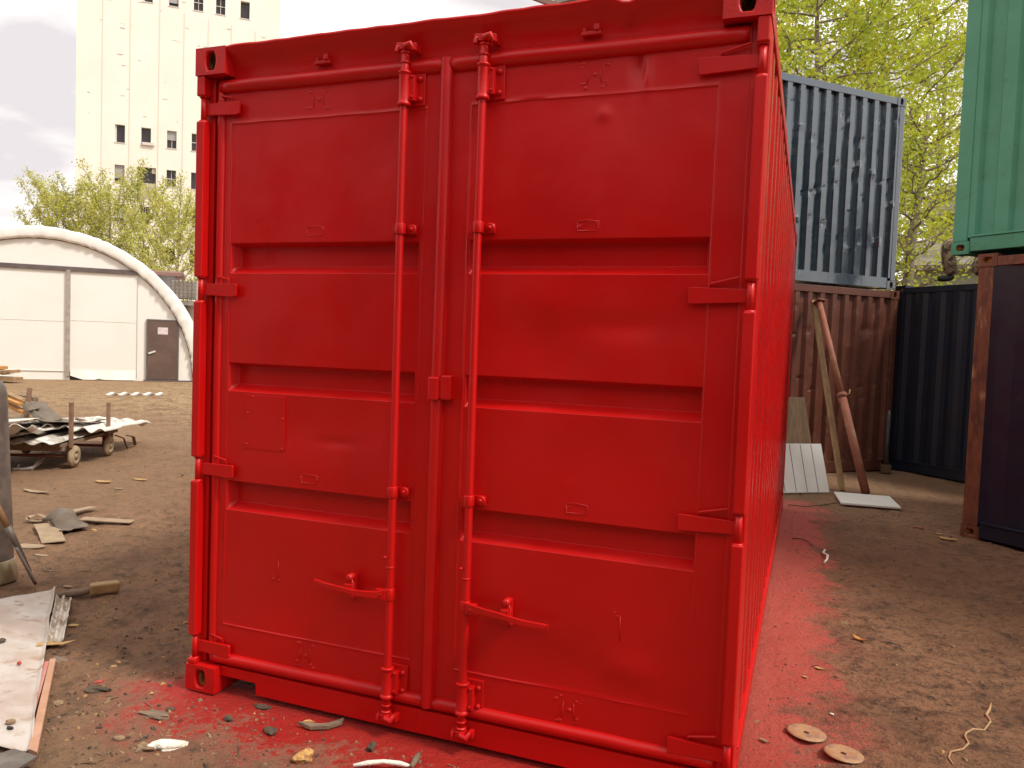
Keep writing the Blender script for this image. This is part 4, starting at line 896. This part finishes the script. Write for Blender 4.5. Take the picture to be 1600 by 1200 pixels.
for u, v, a, b_, lb in ((162, 754, .10, .045, 'pale oval wood shaving, the left one of the two behind the strap pile'), (219, 750, .085, .035, 'pale oval wood shaving nearest to the red container\'s left edge'), (185, 766, .05, .02, 'small pale splinter in front of the two oval shavings'), (58, 769, .15, .04, 'long pale wood shaving behind the strap pile'),
        (50, 856, .11, .055, 'flat tan piece of cardboard at the foot of the gas cylinder'), (65, 866, .06, .018, 'thin pale splinter below the flat tan cardboard'), (105, 914, .035, .012, 'small pale chip above the wooden paddle\'s grip')):
    flatbit('wood_shaving', lb, 'shaving', u, v, blob(10, a, b_, u, .15), .006, CARDB if v > 760 else FOAM if False else LEAFY, R(8), .6)
rock('orange_stone', 'small orange stone below the strap pile', 'stone', 147, 829, .022, .020, .014, YFOAM, 0, .3)
q = MB(); pts = [G(u, v, .012) for u, v in ((66, 887), (72, 891), (82, 893), (88, 893))]; q.tube([p_-pts[0] for p_ in pts], .005, 6); o = q.build('bent_wire', STONE); o.location = pts[0]; tag(o, 'short bent wire right of the shovel tip', 'wire')

# pile of webbing straps and a rag
sp = thing('strap_pile', 'pile of dusty tan webbing straps and a grey rag on the earth', 'straps', G(100, 822))
o0 = G(100, 822)
def ribbon(pts, wd, M, name, par, wdir=None):
    P_ = [Vector(p_) for p_ in pts]; q = MB(); vs = []
    for i, p_ in enumerate(P_):
        d = (P_[min(i+1, len(P_)-1)]-P_[max(i-1, 0)]).normalized(); s_ = d.cross(Vector(wdir or (0, 0, 1))).normalized()*wd*.5
        vs += [p_-s_, p_+s_]
    q.raw(vs, [(2*i, 2*i+1, 2*i+3, 2*i+2) for i in range(len(P_)-1)], 0, False); return q.build(name, M, par, solid=.006)
g_ = lambda u, v, z=0.0: G(u, v, z)-o0
ribbon([g_(70, 818, .02), g_(78, 832, .018), g_(84, 847, .012)], .16, CARDB, 'strap', sp)
ribbon([g_(96, 803, .04), g_(120, 797, .05), g_(146, 792, .03)], .09, CARDB, 'strap', sp)
ribbon([g_(128, 810, .03), g_(160, 812, .025), g_(207, 815, .012)], .11, CARDB, 'strap', sp)
ribbon([g_(80, 812, .03), g_(60, 804, .05), g_(45, 808, .04), g_(42, 812, .02), g_(55, 814, .015), g_(76, 814, .02)], .05, CARDB, 'strap', sp, (.3, .2, 1))
q = MB(); q.grid(frange(-.20, .26, 22), frange(-.10, .12, 12), lambda x_, y_: (x_+.03*fbm(y_*9, 2), y_+.05*fbm(x_*6, 4), max(.008, .11*math.exp(-(abs(x_+.06)/.13)**4-(abs(y_)/.09)**4)+.025*fbm(x_*9, y_*9, 3)+.02))); o = q.build('rag', FELT, sp, solid=.008); o.rotation_euler = (0, 0, R(-20))

# wooden paddle lying
pa, pb, pc = G(90, 930, .02), G(140, 924, .025), G(187, 918, .03)
pd = thing('wooden_paddle', 'wooden tool with a thick block end and a round grip, lying past the white sheet', 'tool', pa)
q = MB(); q.tube([Vector((0, 0, 0)), (pb-pa)*.4, (pb-pa)*.42, (pb-pa)*.8, (pb-pa)], [.017, .019, .023, .021, .016], 10); q.build('grip', GREYW, pd)
q = MB(); q.beam((pb-pa)*1.0+Vector((0, 0, .012)), (pc-pa)+Vector((0, 0, .012)), .075, .065); q.build('block', mat('yellow_wood', (.36, .24, .10), (.26, .17, .07), rough=.8, scale=12, bump=.3), pd, bevel=.012)

# white metal sheet, ribbed strip, batten, angle scrap (bottom left)
def lie(poly, th, M, name, label, cat, z=.012, sub=True, wave=.006):
    P_ = [G(u, v, z) for u, v in poly]; o_ = P_[0].copy(); o_.z = 0; q = MB(); n_ = len(P_)
    q.raw([p_-o_ for p_ in P_]+[p_-o_+Vector((0, 0, th)) for p_ in P_], [tuple(range(n_))[::-1], tuple(range(n_, 2*n_))]+[(i, (i+1) % n_, n_+(i+1) % n_, n_+i) for i in range(n_)])
    o = q.build(name, M, bevel=.001); o.location = o_; return tag(o, label, cat)
A0, A1, A2, A3 = G(-60, 952, .02), G(86, 924, .02), G(46, 1176, .02), G(-60, 1150, .02)
sh = thing('metal_sheet', 'dirty white sheet of metal with a turned-up edge lying at the lower left', 'sheet', (A1.x, A1.y, 0))
q = MB(); O_ = Vector((A1.x, A1.y, 0))
def shp(s_, t_):
    top_ = A0.lerp(A1, s_); bot = A3.lerp(A2, s_); p_ = top_.lerp(bot, t_)-O_
    p_ = p_+Vector((.010*fbm(t_*6, s_*4), 0, 0)); p_.z = .022+.012*max(-.9, fbm(p_.x*3, p_.y*3, 4, 3))+.010*math.exp(-((t_-.28)/.05)**2)
    if s_ > .955: p_.z += (s_-.955)*.45*(1-t_*.4)
    if t_ < .03: p_.z += .012*(1-t_/.03)
    return p_
q.grid(frange(0, 1, 50), frange(0, 1, 70), shp); q.build('sheet', SHEET, sh, solid=.002)
q = MB(); e0, e1, e2, e3 = G(70, 1035, .018), G(77, 1035, .018), G(36, 1180, .012), G(22, 1178, .012)
q.raw([p_-O_ for p_ in (e0, e1, e2, e3)]+[p_-O_+Vector((0, 0, .006)) for p_ in (e0, e1, e2, e3)], [(3, 2, 1, 0), (4, 5, 6, 7), (0, 1, 5, 4), (1, 2, 6, 5), (2, 3, 7, 6), (3, 0, 4, 7)]); q.build('red_dusted_edge', SHEETPINK, sh)
q = MB(); r0, r1, r2, r3 = G(88, 934, .01), G(112, 938, .01), G(99, 1006, .01), G(72, 1008, .01); O2 = Vector((r0.x, r0.y, 0))
def rib(s_, t_):
    p_ = r0.lerp(r1, s_).lerp(r3.lerp(r2, s_), t_)-O2; p_.z = .018+.012*math.cos(s_*2*PI*2.0)+.004*fbm(t_*5, s_*3); p_ += Vector((.006*fbm(t_*12, 4), .01*fbm(s_*9, t_*0+2)*(1 if t_ < .05 else 0), 0)); return p_
q.grid(frange(0, 1, 24), frange(0, 1, 24), rib); o = q.build('ribbed_strip', mat('ribbed_metal', (.62, .56, .48), (.34, .25, .17), rough=.5, scale=14, lo=.45, hi=.58), solid=.002); o.location = O2; tag(o, 'narrow ribbed strip of dirty white metal beside the large white sheet', 'metal strip')
lie([(78, 1036), (87, 1036), (58, 1184), (44, 1178)], .022, mat('batten_wood', (.50, .28, .18), (.42, .22, .13), rough=.7, scale=8, bump=.2), 'wooden_batten', 'narrow pinkish wooden batten lying beside the white metal sheet', 'batten')
lie([(-30, 1192), (22, 1174), (58, 1186), (30, 1204), (-30, 1230)], .012, GREYM, 'bent_plate', 'grey bent steel plate in the bottom left corner, below the white sheet', 'plate', z=.03)
rock('red_berry', 'bright red pebble on the dirty white sheet', 'stone', 30, 1037, .011, .010, .009, REDST, 0, .1, base=.034, smooth=True)
rock('sheet_stone', 'tan stone on the lower part of the dirty white sheet', 'stone', 17, 1129, .022, .016, .009, STONE, R(20), .3, base=.03)
rock('sheet_stone', 'black stone on the dirty white sheet below the tan stone', 'stone', 15, 1138, .016, .008, .007, BOOT, R(0), .3, base=.03)
rock('sheet_stone', 'grey-brown stone at the left edge of the dirty white sheet', 'stone', 1, 1003, .018, .026, .012, GSTONE, R(0), .3, base=.03)

# ------------------------------------------------------------------ gas cylinder and shovel at the left edge
p_ = G(-16, 908); gc = thing('gas_cylinder', 'grey steel gas cylinder in a tan plastic foot at the left edge', 'gas cylinder', (p_.x, p_.y, 0))
q = MB(); lx = Vector((-.055, -.02, 1.28)); q.lathe((0, 0, 0), [(.0, .01), (.135, .02), (.138, .06), (.138, 1.20), (.132, 1.245), (.112, 1.28), (.08, 1.305), (.045, 1.32), (.04, 1.36), (0, 1.36)], 36, 0, lx.normalized()); cyl = q.build('body', GREYM, gc)
q = MB(); q.lathe((0, 0, 0), [(.028, 1.36), (.028, 1.42), (.014, 1.43), (.014, 1.47), (.03, 1.48), (.03, 1.50), (0, 1.5)], 14, 0, lx.normalized()); q.build('valve', GREYM, gc)
q = MB(); q.lathe((0, 0, 0), [(.152, .0), (.158, .02), (.150, .10), (.146, .135), (.139, .14)], 36, 0, lx.normalized()); q.build('plastic_foot', TANPL, gc)
tip = G(60, 915); hd_ = D(-26, 752, 4.75); sv = thing('shovel', 'worn shovel seen edge-on, its wooden handle leaning over the gas cylinder', 'shovel', tip)
vv = hd_-tip
q = MB(); q.tube([vv*.56, vv*.75, vv*1.0, vv*1.5], [.019, .021, .021, .02], 10); q.build('handle', WOOD, sv)
q = MB(); q.tube([vv*.14, vv*.30, vv*.46, vv*.58], [.004, .014, .020, .023], 10, sq=1); q.build('socket', GREYM, sv)
q = MB()
def bld(s_, t_):
    w_ = .11*math.sin(min(1, .15+t_*1.3)*PI/2); p_ = vv*(.02+.36*t_); sd2 = (tip-CT).normalized(); return p_+sd2*(s_*w_)+vv.cross(sd2).normalized()*(.018*(s_*s_)*(1))
q.grid(frange(-1, 1, 8), frange(0, 1, 10), bld); q.build('blade', GREYM, sv, solid=.003)

# ------------------------------------------------------------------ handcart heaped with sheet scrap
CO = Vector((-5.48, 4.02, 0)); ca = Vector((-.43, .90, 0)).normalized(); cb = Vector((-.90, -.43, 0)).normalized(); crz = math.atan2(ca.y, ca.x)
ct_ = thing('handcart', 'low wooden handcart on four small wheels, heaped with corrugated sheets', 'cart', CO, crz)    # local x = along ca, y = leftwards (cb)
sgn = 1
def cw(x_, y_):
    q = MB(); q.lathe((0, 0, 0), [(.055, -.030), (.095, -.030), (.098, -.022), (.125, -.022), (.130, 0), (.125, .022), (.098, .022), (.095, .030), (.055, .030), (.05, .012), (.03, .012), (.03, .04), (0, .04)], 28, 0, (0, -1, 0))
    o = q.build('wheel', mat('worn_wheel', (.36, .27, .16), (.26, .19, .11), rough=.8, scale=14), ct_); o.location = (x_, y_, .13); return o
for x_ in (0, .96):
    for y_ in (-.02, 1.0): cw(x_, y_)
q = MB(); q.tube([(0, -.03, .13), (0, 1.03, .13)], .018, 8); q.tube([(.96, -.03, .13), (.96, 1.03, .13)], .018, 8); q.box(-.03, .03, -.0, .05, .13, .27); q.box(.93, .99, .0, .05, .13, .27); q.box(-.03, .03, .93, .98, .13, .27); q.build('axle', RUSTPIPE, ct_)
q = MB()
for i in range(5): q.box(-.28, 1.30, .0+i*.205, .195+i*.205, .272, .31)
q.box(-.24, -.18, .0, 1.02, .22, .272); q.box(1.1, 1.16, 0, 1.02, .22, .272); q.build('deck', GREYW, ct_, bevel=.004)
for x_, y_, h_, ln_ in ((-.10, -.03, .78, .0), (.92, -.03, .70, 0), (.95, 1.02, .85, .12)):
    q = MB(); q.beam((x_, y_, .25), (x_+ln_, y_, h_), .055, .035); q.build('stake', mat('stake_wood', (.27, .145, .09), (.20, .11, .07), rough=.8, scale=10), ct_, bevel=.003)
def wavy(label, lx_, ly, lz, rz, Ls, Ws, amp, M, n_=6, droop=0, tilt=0, roll=0, th=.007, seed=1):
    q = MB(); r_ = random.Random(seed); of = r_.uniform(0, 9)
    def fn(x_, y_):
        z_ = amp*math.sin(y_/Ws*2*PI*n_)+.012*fbm(x_*2+of, y_*3)
        e_ = max(0, x_-Ls*.28); z_ -= droop*e_*e_
        return (x_+.02*fbm(y_*7, of), y_, z_)
    q.grid(frange(-Ls/2, Ls/2, 26), frange(-Ws/2, Ws/2, n_*8), fn); o = q.build('corrugated_sheet', M, solid=th)
    mw = Matrix.Translation(CO) @ Matrix.Rotation(crz, 4, 'Z') @ Matrix.Translation((lx_, ly, lz)) @ Matrix.Rotation(rz, 4, 'Z') @ Matrix.Rotation(tilt, 4, 'Y') @ Matrix.Rotation(roll, 4, 'X')
    o.matrix_world = mw; return tag(o, label, 'sheet', 'scrap sheets heaped on the handcart')
ASW = mat('white_sheet', (.66, .62, .56), (.36, .30, .24), rough=.6, scale=4, lo=.48, hi=.66)
wavy('grey-brown corrugated sheet lowest on the handcart', .65, .52, .335, R(2), 2.2, 1.0, .016, ASBEST, 5, .10, 0, 0, seed=1)
wavy('white corrugated sheet drooping over the cart\'s far end towards the ground', 1.25, .22, .395, R(4), 2.0, .8, .030, ASW, 4, .34, R(2), R(4), seed=2)
wavy('mottled corrugated sheet across the middle of the handcart', .45, .70, .41, R(-12), 1.9, .9, .018, ASBEST, 6, .08, R(-2), R(-3), seed=3)
wavy('white curled corrugated sheet at the near end of the handcart', -.45, .75, .40, R(20), 1.4, 1.1, .035, ASW, 5, .2, R(10), R(-8), seed=4)
wavy('flat pale sheet on top of the heap, nearest the gas cylinder', .10, 1.10, .50, R(8), 1.3, 1.2, .004, ASW, 2, .05, R(3), R(-4), seed=5)
wavy('dull grey sheet sloping down beyond the two front stakes', .85, .45, .46, R(-4), 1.3, .7, .004, FELT, 2, .1, R(6), R(3), seed=6)
def slab(label, pts, th, M, name='slab', cat='slab'):
    P_ = [Vector(p_) for p_ in pts]; q = MB(); nn_ = (P_[1]-P_[0]).cross(P_[-1]-P_[0]).normalized()*th
    n_ = len(P_); q.raw([p_-P_[0] for p_ in P_]+[p_-P_[0]+nn_ for p_ in P_], [tuple(range(n_))[::-1], tuple(range(n_, 2*n_))]+[(i, (i+1) % n_, n_+(i+1) % n_, n_+i) for i in range(n_)])
    o = q.build(name, M, bevel=.008); o.location = P_[0]; return tag(o, label, cat)
dk = 9.6
slab('grey-brown felt slab tilted up at the back of the handcart', [D(50, 650, dk), D(70, 666, dk-.1), D(93, 660, dk+.3), D(62, 632, dk+.6), D(35, 634, dk+.4)], .06, FELT, 'felt_slab')
slab('small folded grey slab on top of the tilted felt slab', [D(33, 633, dk), D(40, 645, dk), D(58, 640, dk+.2), D(56, 632, dk+.4), D(44, 630, dk+.4)], .05, FELT, 'felt_slab')
for i, (a, b_, lb) in enumerate((((12, 624), (34, 632), 'upper orange plank on the trestle behind the handcart'), ((12, 632), (38, 644), 'lower orange plank on the trestle behind the handcart'), ((20, 620), (52, 632), 'thin pale plank resting on the orange planks'))):
    A_, B_ = D(a[0]-30, a[1]-14, 10.6), D(b_[0], b_[1], 10.2); q = MB(); q.beam((0, 0, 0), B_-A_, .10, .035); o = q.build('plank', ORANGEW if i < 2 else WOOD, bevel=.003); o.location = A_; tag(o, lb, 'plank')
p_ = G(22, 663); tz = thing('trestle', 'low dark wooden trestle under the orange planks', 'trestle', (p_.x, p_.y, 0))
q = MB(); q.beam((-1.0, .3, .48), (.5, .0, .44), .09, .09); q.build('beam', GREYW, tz, bevel=.004)
for x_ in (-.8, .3):
    for s_ in (-.12, .12): q = MB(); q.beam((x_, -.0+s_*1.5, 0), (x_, .1, .44), .05, .05); q.build('leg', GREYW, tz)
for u0, v0, pts_, lb in (((0), 0, ((88, 704), (68, 716), (50, 730), (38, 738), (26, 734), (30, 726)), 'pale looped plastic strap hanging off the cart\'s near end'), (0, 0, ((68, 706), (58, 722), (50, 734)), 'short pale strap hanging between the heap and the looped strap'), (0, 0, ((75, 708), (66, 722), (52, 731), (36, 743), (20, 744)), 'long thin strap trailing from the cart to the ground')):
    P_ = [D(u, v, 9.3 if i < 2 else 9.0) for i, (u, v) in enumerate(pts_)]
    for p2 in P_: p2.z = max(.012, p2.z)
    q = MB(); q.tube([p2-P_[0] for p2 in P_], .016, 6, sq=.4); o = q.build('plastic_strap', ASW); o.location = P_[0]; tag(o, lb, 'strap')
for u, v, u2, v2, lb in ((180, 680, 199, 701, 'curved dark strip hanging from the drooping white sheet'), (198, 680, 211, 695, 'short dark strip hanging right of the curved one')):
    A_, B_ = D(u, v, 10.6), G(u2, v2, .02); q = MB(); q.tube([(0, 0, 0), (B_-A_)*.5+Vector((.02, .02, .05)), B_-A_], .022, 6, sq=.4); o = q.build('hanging_strip', GREYW); o.location = A_; tag(o, lb, 'strip')
A_, B_ = D(120, 655, 10.0), D(166, 664, 10.4); q = MB(); q.beam((0, 0, 0), B_-A_, .06, .03); o = q.build('lath', GREYW); o.location = A_; tag(o, 'grey lath lying across the heap between the two front stakes', 'lath')

# twisted tape farther off, pallet wood by the hangar
A_, B_ = G(166, 619, .02), G(254, 619, .02); q = MB(); U_ = (B_-A_); nS = 90; vs = []
for i in range(nS+1):
    t_ = i/nS; ang = t_*PI*4.6; c_ = U_*t_; sd3 = Vector((-.35, .93, 0)); vs += [c_+Vector((0, 0, .055+.05*math.sin(ang)))+sd3*.05*math.cos(ang), c_+Vector((0, 0, .055-.05*math.sin(ang)))-sd3*.05*math.cos(ang)]
q.raw(vs, [(2*i, 2*i+1, 2*i+3, 2*i+2) for i in range(nS)], 0, True); o = q.build('barrier_tape', WHITEM, solid=.004); o.location = A_; tag(o, 'twisted white strip of metal lying on the earth before the hangar', 'metal strip')
for i, (a, b_, k, M_, lb) in enumerate((((-25, 590), (28, 592), 23, WOOD, 'lowest pale plank of the stack by the hangar'), ((-25, 584), (24, 580), 23, WOOD, 'middle plank of the stack by the hangar'), ((-25, 576), (13, 583), 23.2, WHITEP, 'white board on the plank stack by the hangar'), ((-25, 572), (4, 575), 23.2, ORANGEW, 'orange topmost plank of the stack by the hangar'))):
    A_, B_ = D(a[0], a[1], k), D(b_[0], b_[1], k); q = MB(); q.beam((0, 0, 0), B_-A_, .5, .09); o = q.build('plank', M_, bevel=.005); o.location = A_; tag(o, lb, 'plank')

# ------------------------------------------------------------------ person crouching on the navy container
def skinned(verts, edges, rad, name, M, parent, sub=2):
    me = bpy.data.meshes.new(name); me.from_pydata(verts, edges, []); me.update(); o = bpy.data.objects.new(name, me); C.objects.link(o); o.parent = parent
    me.materials.append(M); s_ = o.modifiers.new('skin', 'SKIN'); s_.use_smooth_shade = True
    for i, r_ in enumerate(rad): me.skin_vertices[0].data[i].radius = (r_, r_) if not isinstance(r_, tuple) else r_
    me.skin_vertices[0].data[0].use_root = True
    sb = o.modifiers.new('sub', 'SUBSURF'); sb.levels = sub; sb.render_levels = sub; return o
pf = G(1492, 439.5, 2.70); F_ = Vector((-.94, -.34, 0)).normalized(); S_ = Vector((-F_.y, F_.x, 0))
ps = thing('person', 'person in brown camouflage work clothes and black boots crouching on the dark navy container', 'person', pf)
def B(f, s_, z_): return tuple(F_*f+S_*s_+Vector((0, 0, z_)))
V_ = [B(-.38, 0, .47), B(-.40, 0, .62), B(-.38, 0, .82), B(-.34, 0, .97), B(-.32, 0, 1.06),
      B(-.36, -.10, .46), B(.08, -.13, .53), B(.00, -.12, .14), B(-.01, -.12, .09),
      B(-.36, .10, .43), B(-.16, .16, .13), B(-.54, .14, .10), B(-.59, .14, .09),
      B(-.38, -.19, .94), B(-.34, -.25, .70), B(-.14, -.17, .60), B(-.38, .19, .94), B(-.36, .25, .70), B(-.16, .15, .58)]
E_ = [(0, 1), (1, 2), (2, 3), (3, 4), (0, 5), (5, 6), (6, 7), (7, 8), (0, 9), (9, 10), (10, 11), (11, 12), (3, 13), (13, 14), (14, 15), (3, 16), (16, 17), (17, 18)]
skinned(V_, E_, [.15, .145, .16, .10, .06, .12, .115, .088, .075, .11, .085, .065, .06, .07, .055, .042, .07, .055, .042], 'body', CAMO, ps)
for s_, z_, f_, ti in ((-.12, .0, .0, 0), (.14, .02, -.57, .9)):
    V2 = [B(f_, s_, .10+z_), B(f_-.02, s_, .05+z_), B(f_+.08, s_, .045+z_-ti*.0), B(f_+.17, s_, .04+z_)]
    if ti: V2 = [B(f_, s_, .12), B(f_-.07, s_, .13), B(f_-.04, s_, .06), B(f_+.03, s_, .03)]
    skinned(V2, [(0, 1), (1, 2), (2, 3)], [.060, .055, .05, .04], 'boot', BOOT, ps)
q = MB(); q.raw(*ico(random.Random(1), .085, .085, .115, .04, 3), 0, True); q.raw([(a+.088, b_, c_-.01) for a, b_, c_ in ico(random.Random(2), .016, .012, .022, 0, 1)[0]], ico(random.Random(2), .016, .012, .022, 0, 1)[1], 0, True)
hd2 = q.build('head', SKIN, ps); hd2.location = B(-.28, 0, 1.17); hd2.rotation_euler = (0, R(25), math.atan2(F_.y, F_.x))
q = MB(); q.raw(*ico(random.Random(1), .093, .092, .09, .05, 3), 0, True); h3 = q.build('cap', BOOT, hd2); h3.location = (-.012, 0, .045)
for s_ in (-1, 1):
    wr = Vector(B(-.14 if s_ < 0 else -.16, -.17 if s_ < 0 else .15, .60 if s_ < 0 else .58)); VV = [tuple(wr), tuple(wr+F_*.05+Vector((0, 0, -.05)))]; EE = [(0, 1)]; rd_ = [.026, .032]
    for k in range(5):
        o_ = S_*((k-2)*.018); a_ = wr+F_*.06+Vector((0, 0, -.07))+o_; i0 = len(VV); VV += [tuple(a_), tuple(a_+F_*.03+Vector((0, 0, -.03))), tuple(a_+F_*.03+Vector((0, 0, -.06)))]; EE += [(1, i0), (i0, i0+1), (i0+1, i0+2)]; rd_ += [.009, .0085, .008]
    skinned(VV, EE, rd_, 'hand', SKIN, ps, 1)

# ------------------------------------------------------------------ fine litter no one could count
q = MB(); rnd = random.Random(77)
for _ in range(2200):
    x_, y_ = rnd.uniform(-6.5, 5.5), rnd.uniform(-2.0, 8.5)
    if -.03 < x_ < 2.47 and -.03 < y_ < 6.1: continue
    if rnd.random() < .4:
        x_, y_ = rnd.choice(((rnd.gauss(3.6, .6), rnd.gauss(6.3, .5)), (rnd.gauss(.1, .8), rnd.gauss(-.5, .25)), (rnd.gauss(-.6, .5), rnd.gauss(-.1, .6))))
        if -.03 < x_ < 2.47 and -.03 < y_ < 6.1: continue
    s_ = rnd.uniform(.002, .007)*(1.8 if rnd.random() < .07 else 1); an = rnd.uniform(0, PI); el = rnd.uniform(1, 3.2); z_ = gh(x_, y_)+.001
    ca_, sa_ = math.cos(an), math.sin(an); mi = 0 if rnd.random() < .45 else (1 if rnd.random() < .75 else 2)
    base_ = [(-el, -.7), (el*.8, -.9), (el, .6), (-el*.7, 1)]
    top_ = [(a*.6, b_*.6) for a, b_ in base_]; hh = s_*rnd.uniform(.4, 1.1)
    P_ = [(x_+s_*(a*ca_-b_*sa_), y_+s_*(a*sa_+b_*ca_), z_-.002) for a, b_ in base_]+[(x_+s_*(a*ca_-b_*sa_), y_+s_*(a*sa_+b_*ca_), z_+hh) for a, b_ in top_]
    q.hexa(P_, mi)
for _ in range(110):
    x_, y_ = rnd.choice(((rnd.gauss(.3, .9), rnd.gauss(-.55, .3)), (rnd.gauss(-1.0, .7), rnd.gauss(.0, .7)), (rnd.uniform(2.7, 4.4), rnd.uniform(-.8, 6))))
    if -.05 < x_ < 2.5 and y_ > -.08: continue
    an = rnd.uniform(0, 2*PI); ln = rnd.uniform(.02, .09); z_ = gh(x_, y_)+.003; c1_, s1_ = math.cos(an), math.sin(an); bd = rnd.uniform(-.3, .3)
    q.tube([(x_+ln*t_*c1_-ln*bd*t_*t_*s1_, y_+ln*t_*s1_+ln*bd*t_*t_*c1_, max(z_, gh(x_+ln*t_*c1_, y_+ln*t_*s1_)+.003)) for t_ in (0, .35, .7, 1)], [.0012, .0022, .0018, .0008], 5, mi=rnd.choice((0, 0, 3, 1)))
for _ in range(17000):
    x_ = rnd.uniform(-2.6, 4.6); y_ = -1.6+(rnd.random()**1.5)*6.5
    if -.02 < x_ < 2.46 and y_ > -.02: continue
    s_ = rnd.uniform(.0016, .0050)*(1.7 if rnd.random() < .08 else 1); an = rnd.uniform(0, PI); z_ = gh(x_, y_); ca_, sa_ = math.cos(an), math.sin(an)
    P_ = [(x_+s_*(a*ca_-b_*sa_), y_+s_*(a*sa_+b_*ca_), z_-.001) for a, b_ in ((-1.4, -.9), (1.1, -1), (1.4, .8), (-1, 1.1))]
    tp_ = (x_+s_*rnd.uniform(-.4, .4), y_+s_*rnd.uniform(-.4, .4), z_+s_*rnd.uniform(.7, 1.5)); mi = rnd.choice((0, 0, 1, 3, 3, 3, 2 if rnd.random() < .15 else 3))
    q.raw(P_+[tp_], [(0, 1, 4), (1, 2, 4), (2, 3, 4), (3, 0, 4)], mi)
kind(q.build('litter', [mat('dark_litter', (.10, .062, .038), (.06, .04, .026), rough=.9, scale=40), STONE, LEAFY, mat('earth_crumb', (.24, .14, .085), (.16, .09, .055), rough=.95, scale=30)]), 'stuff')
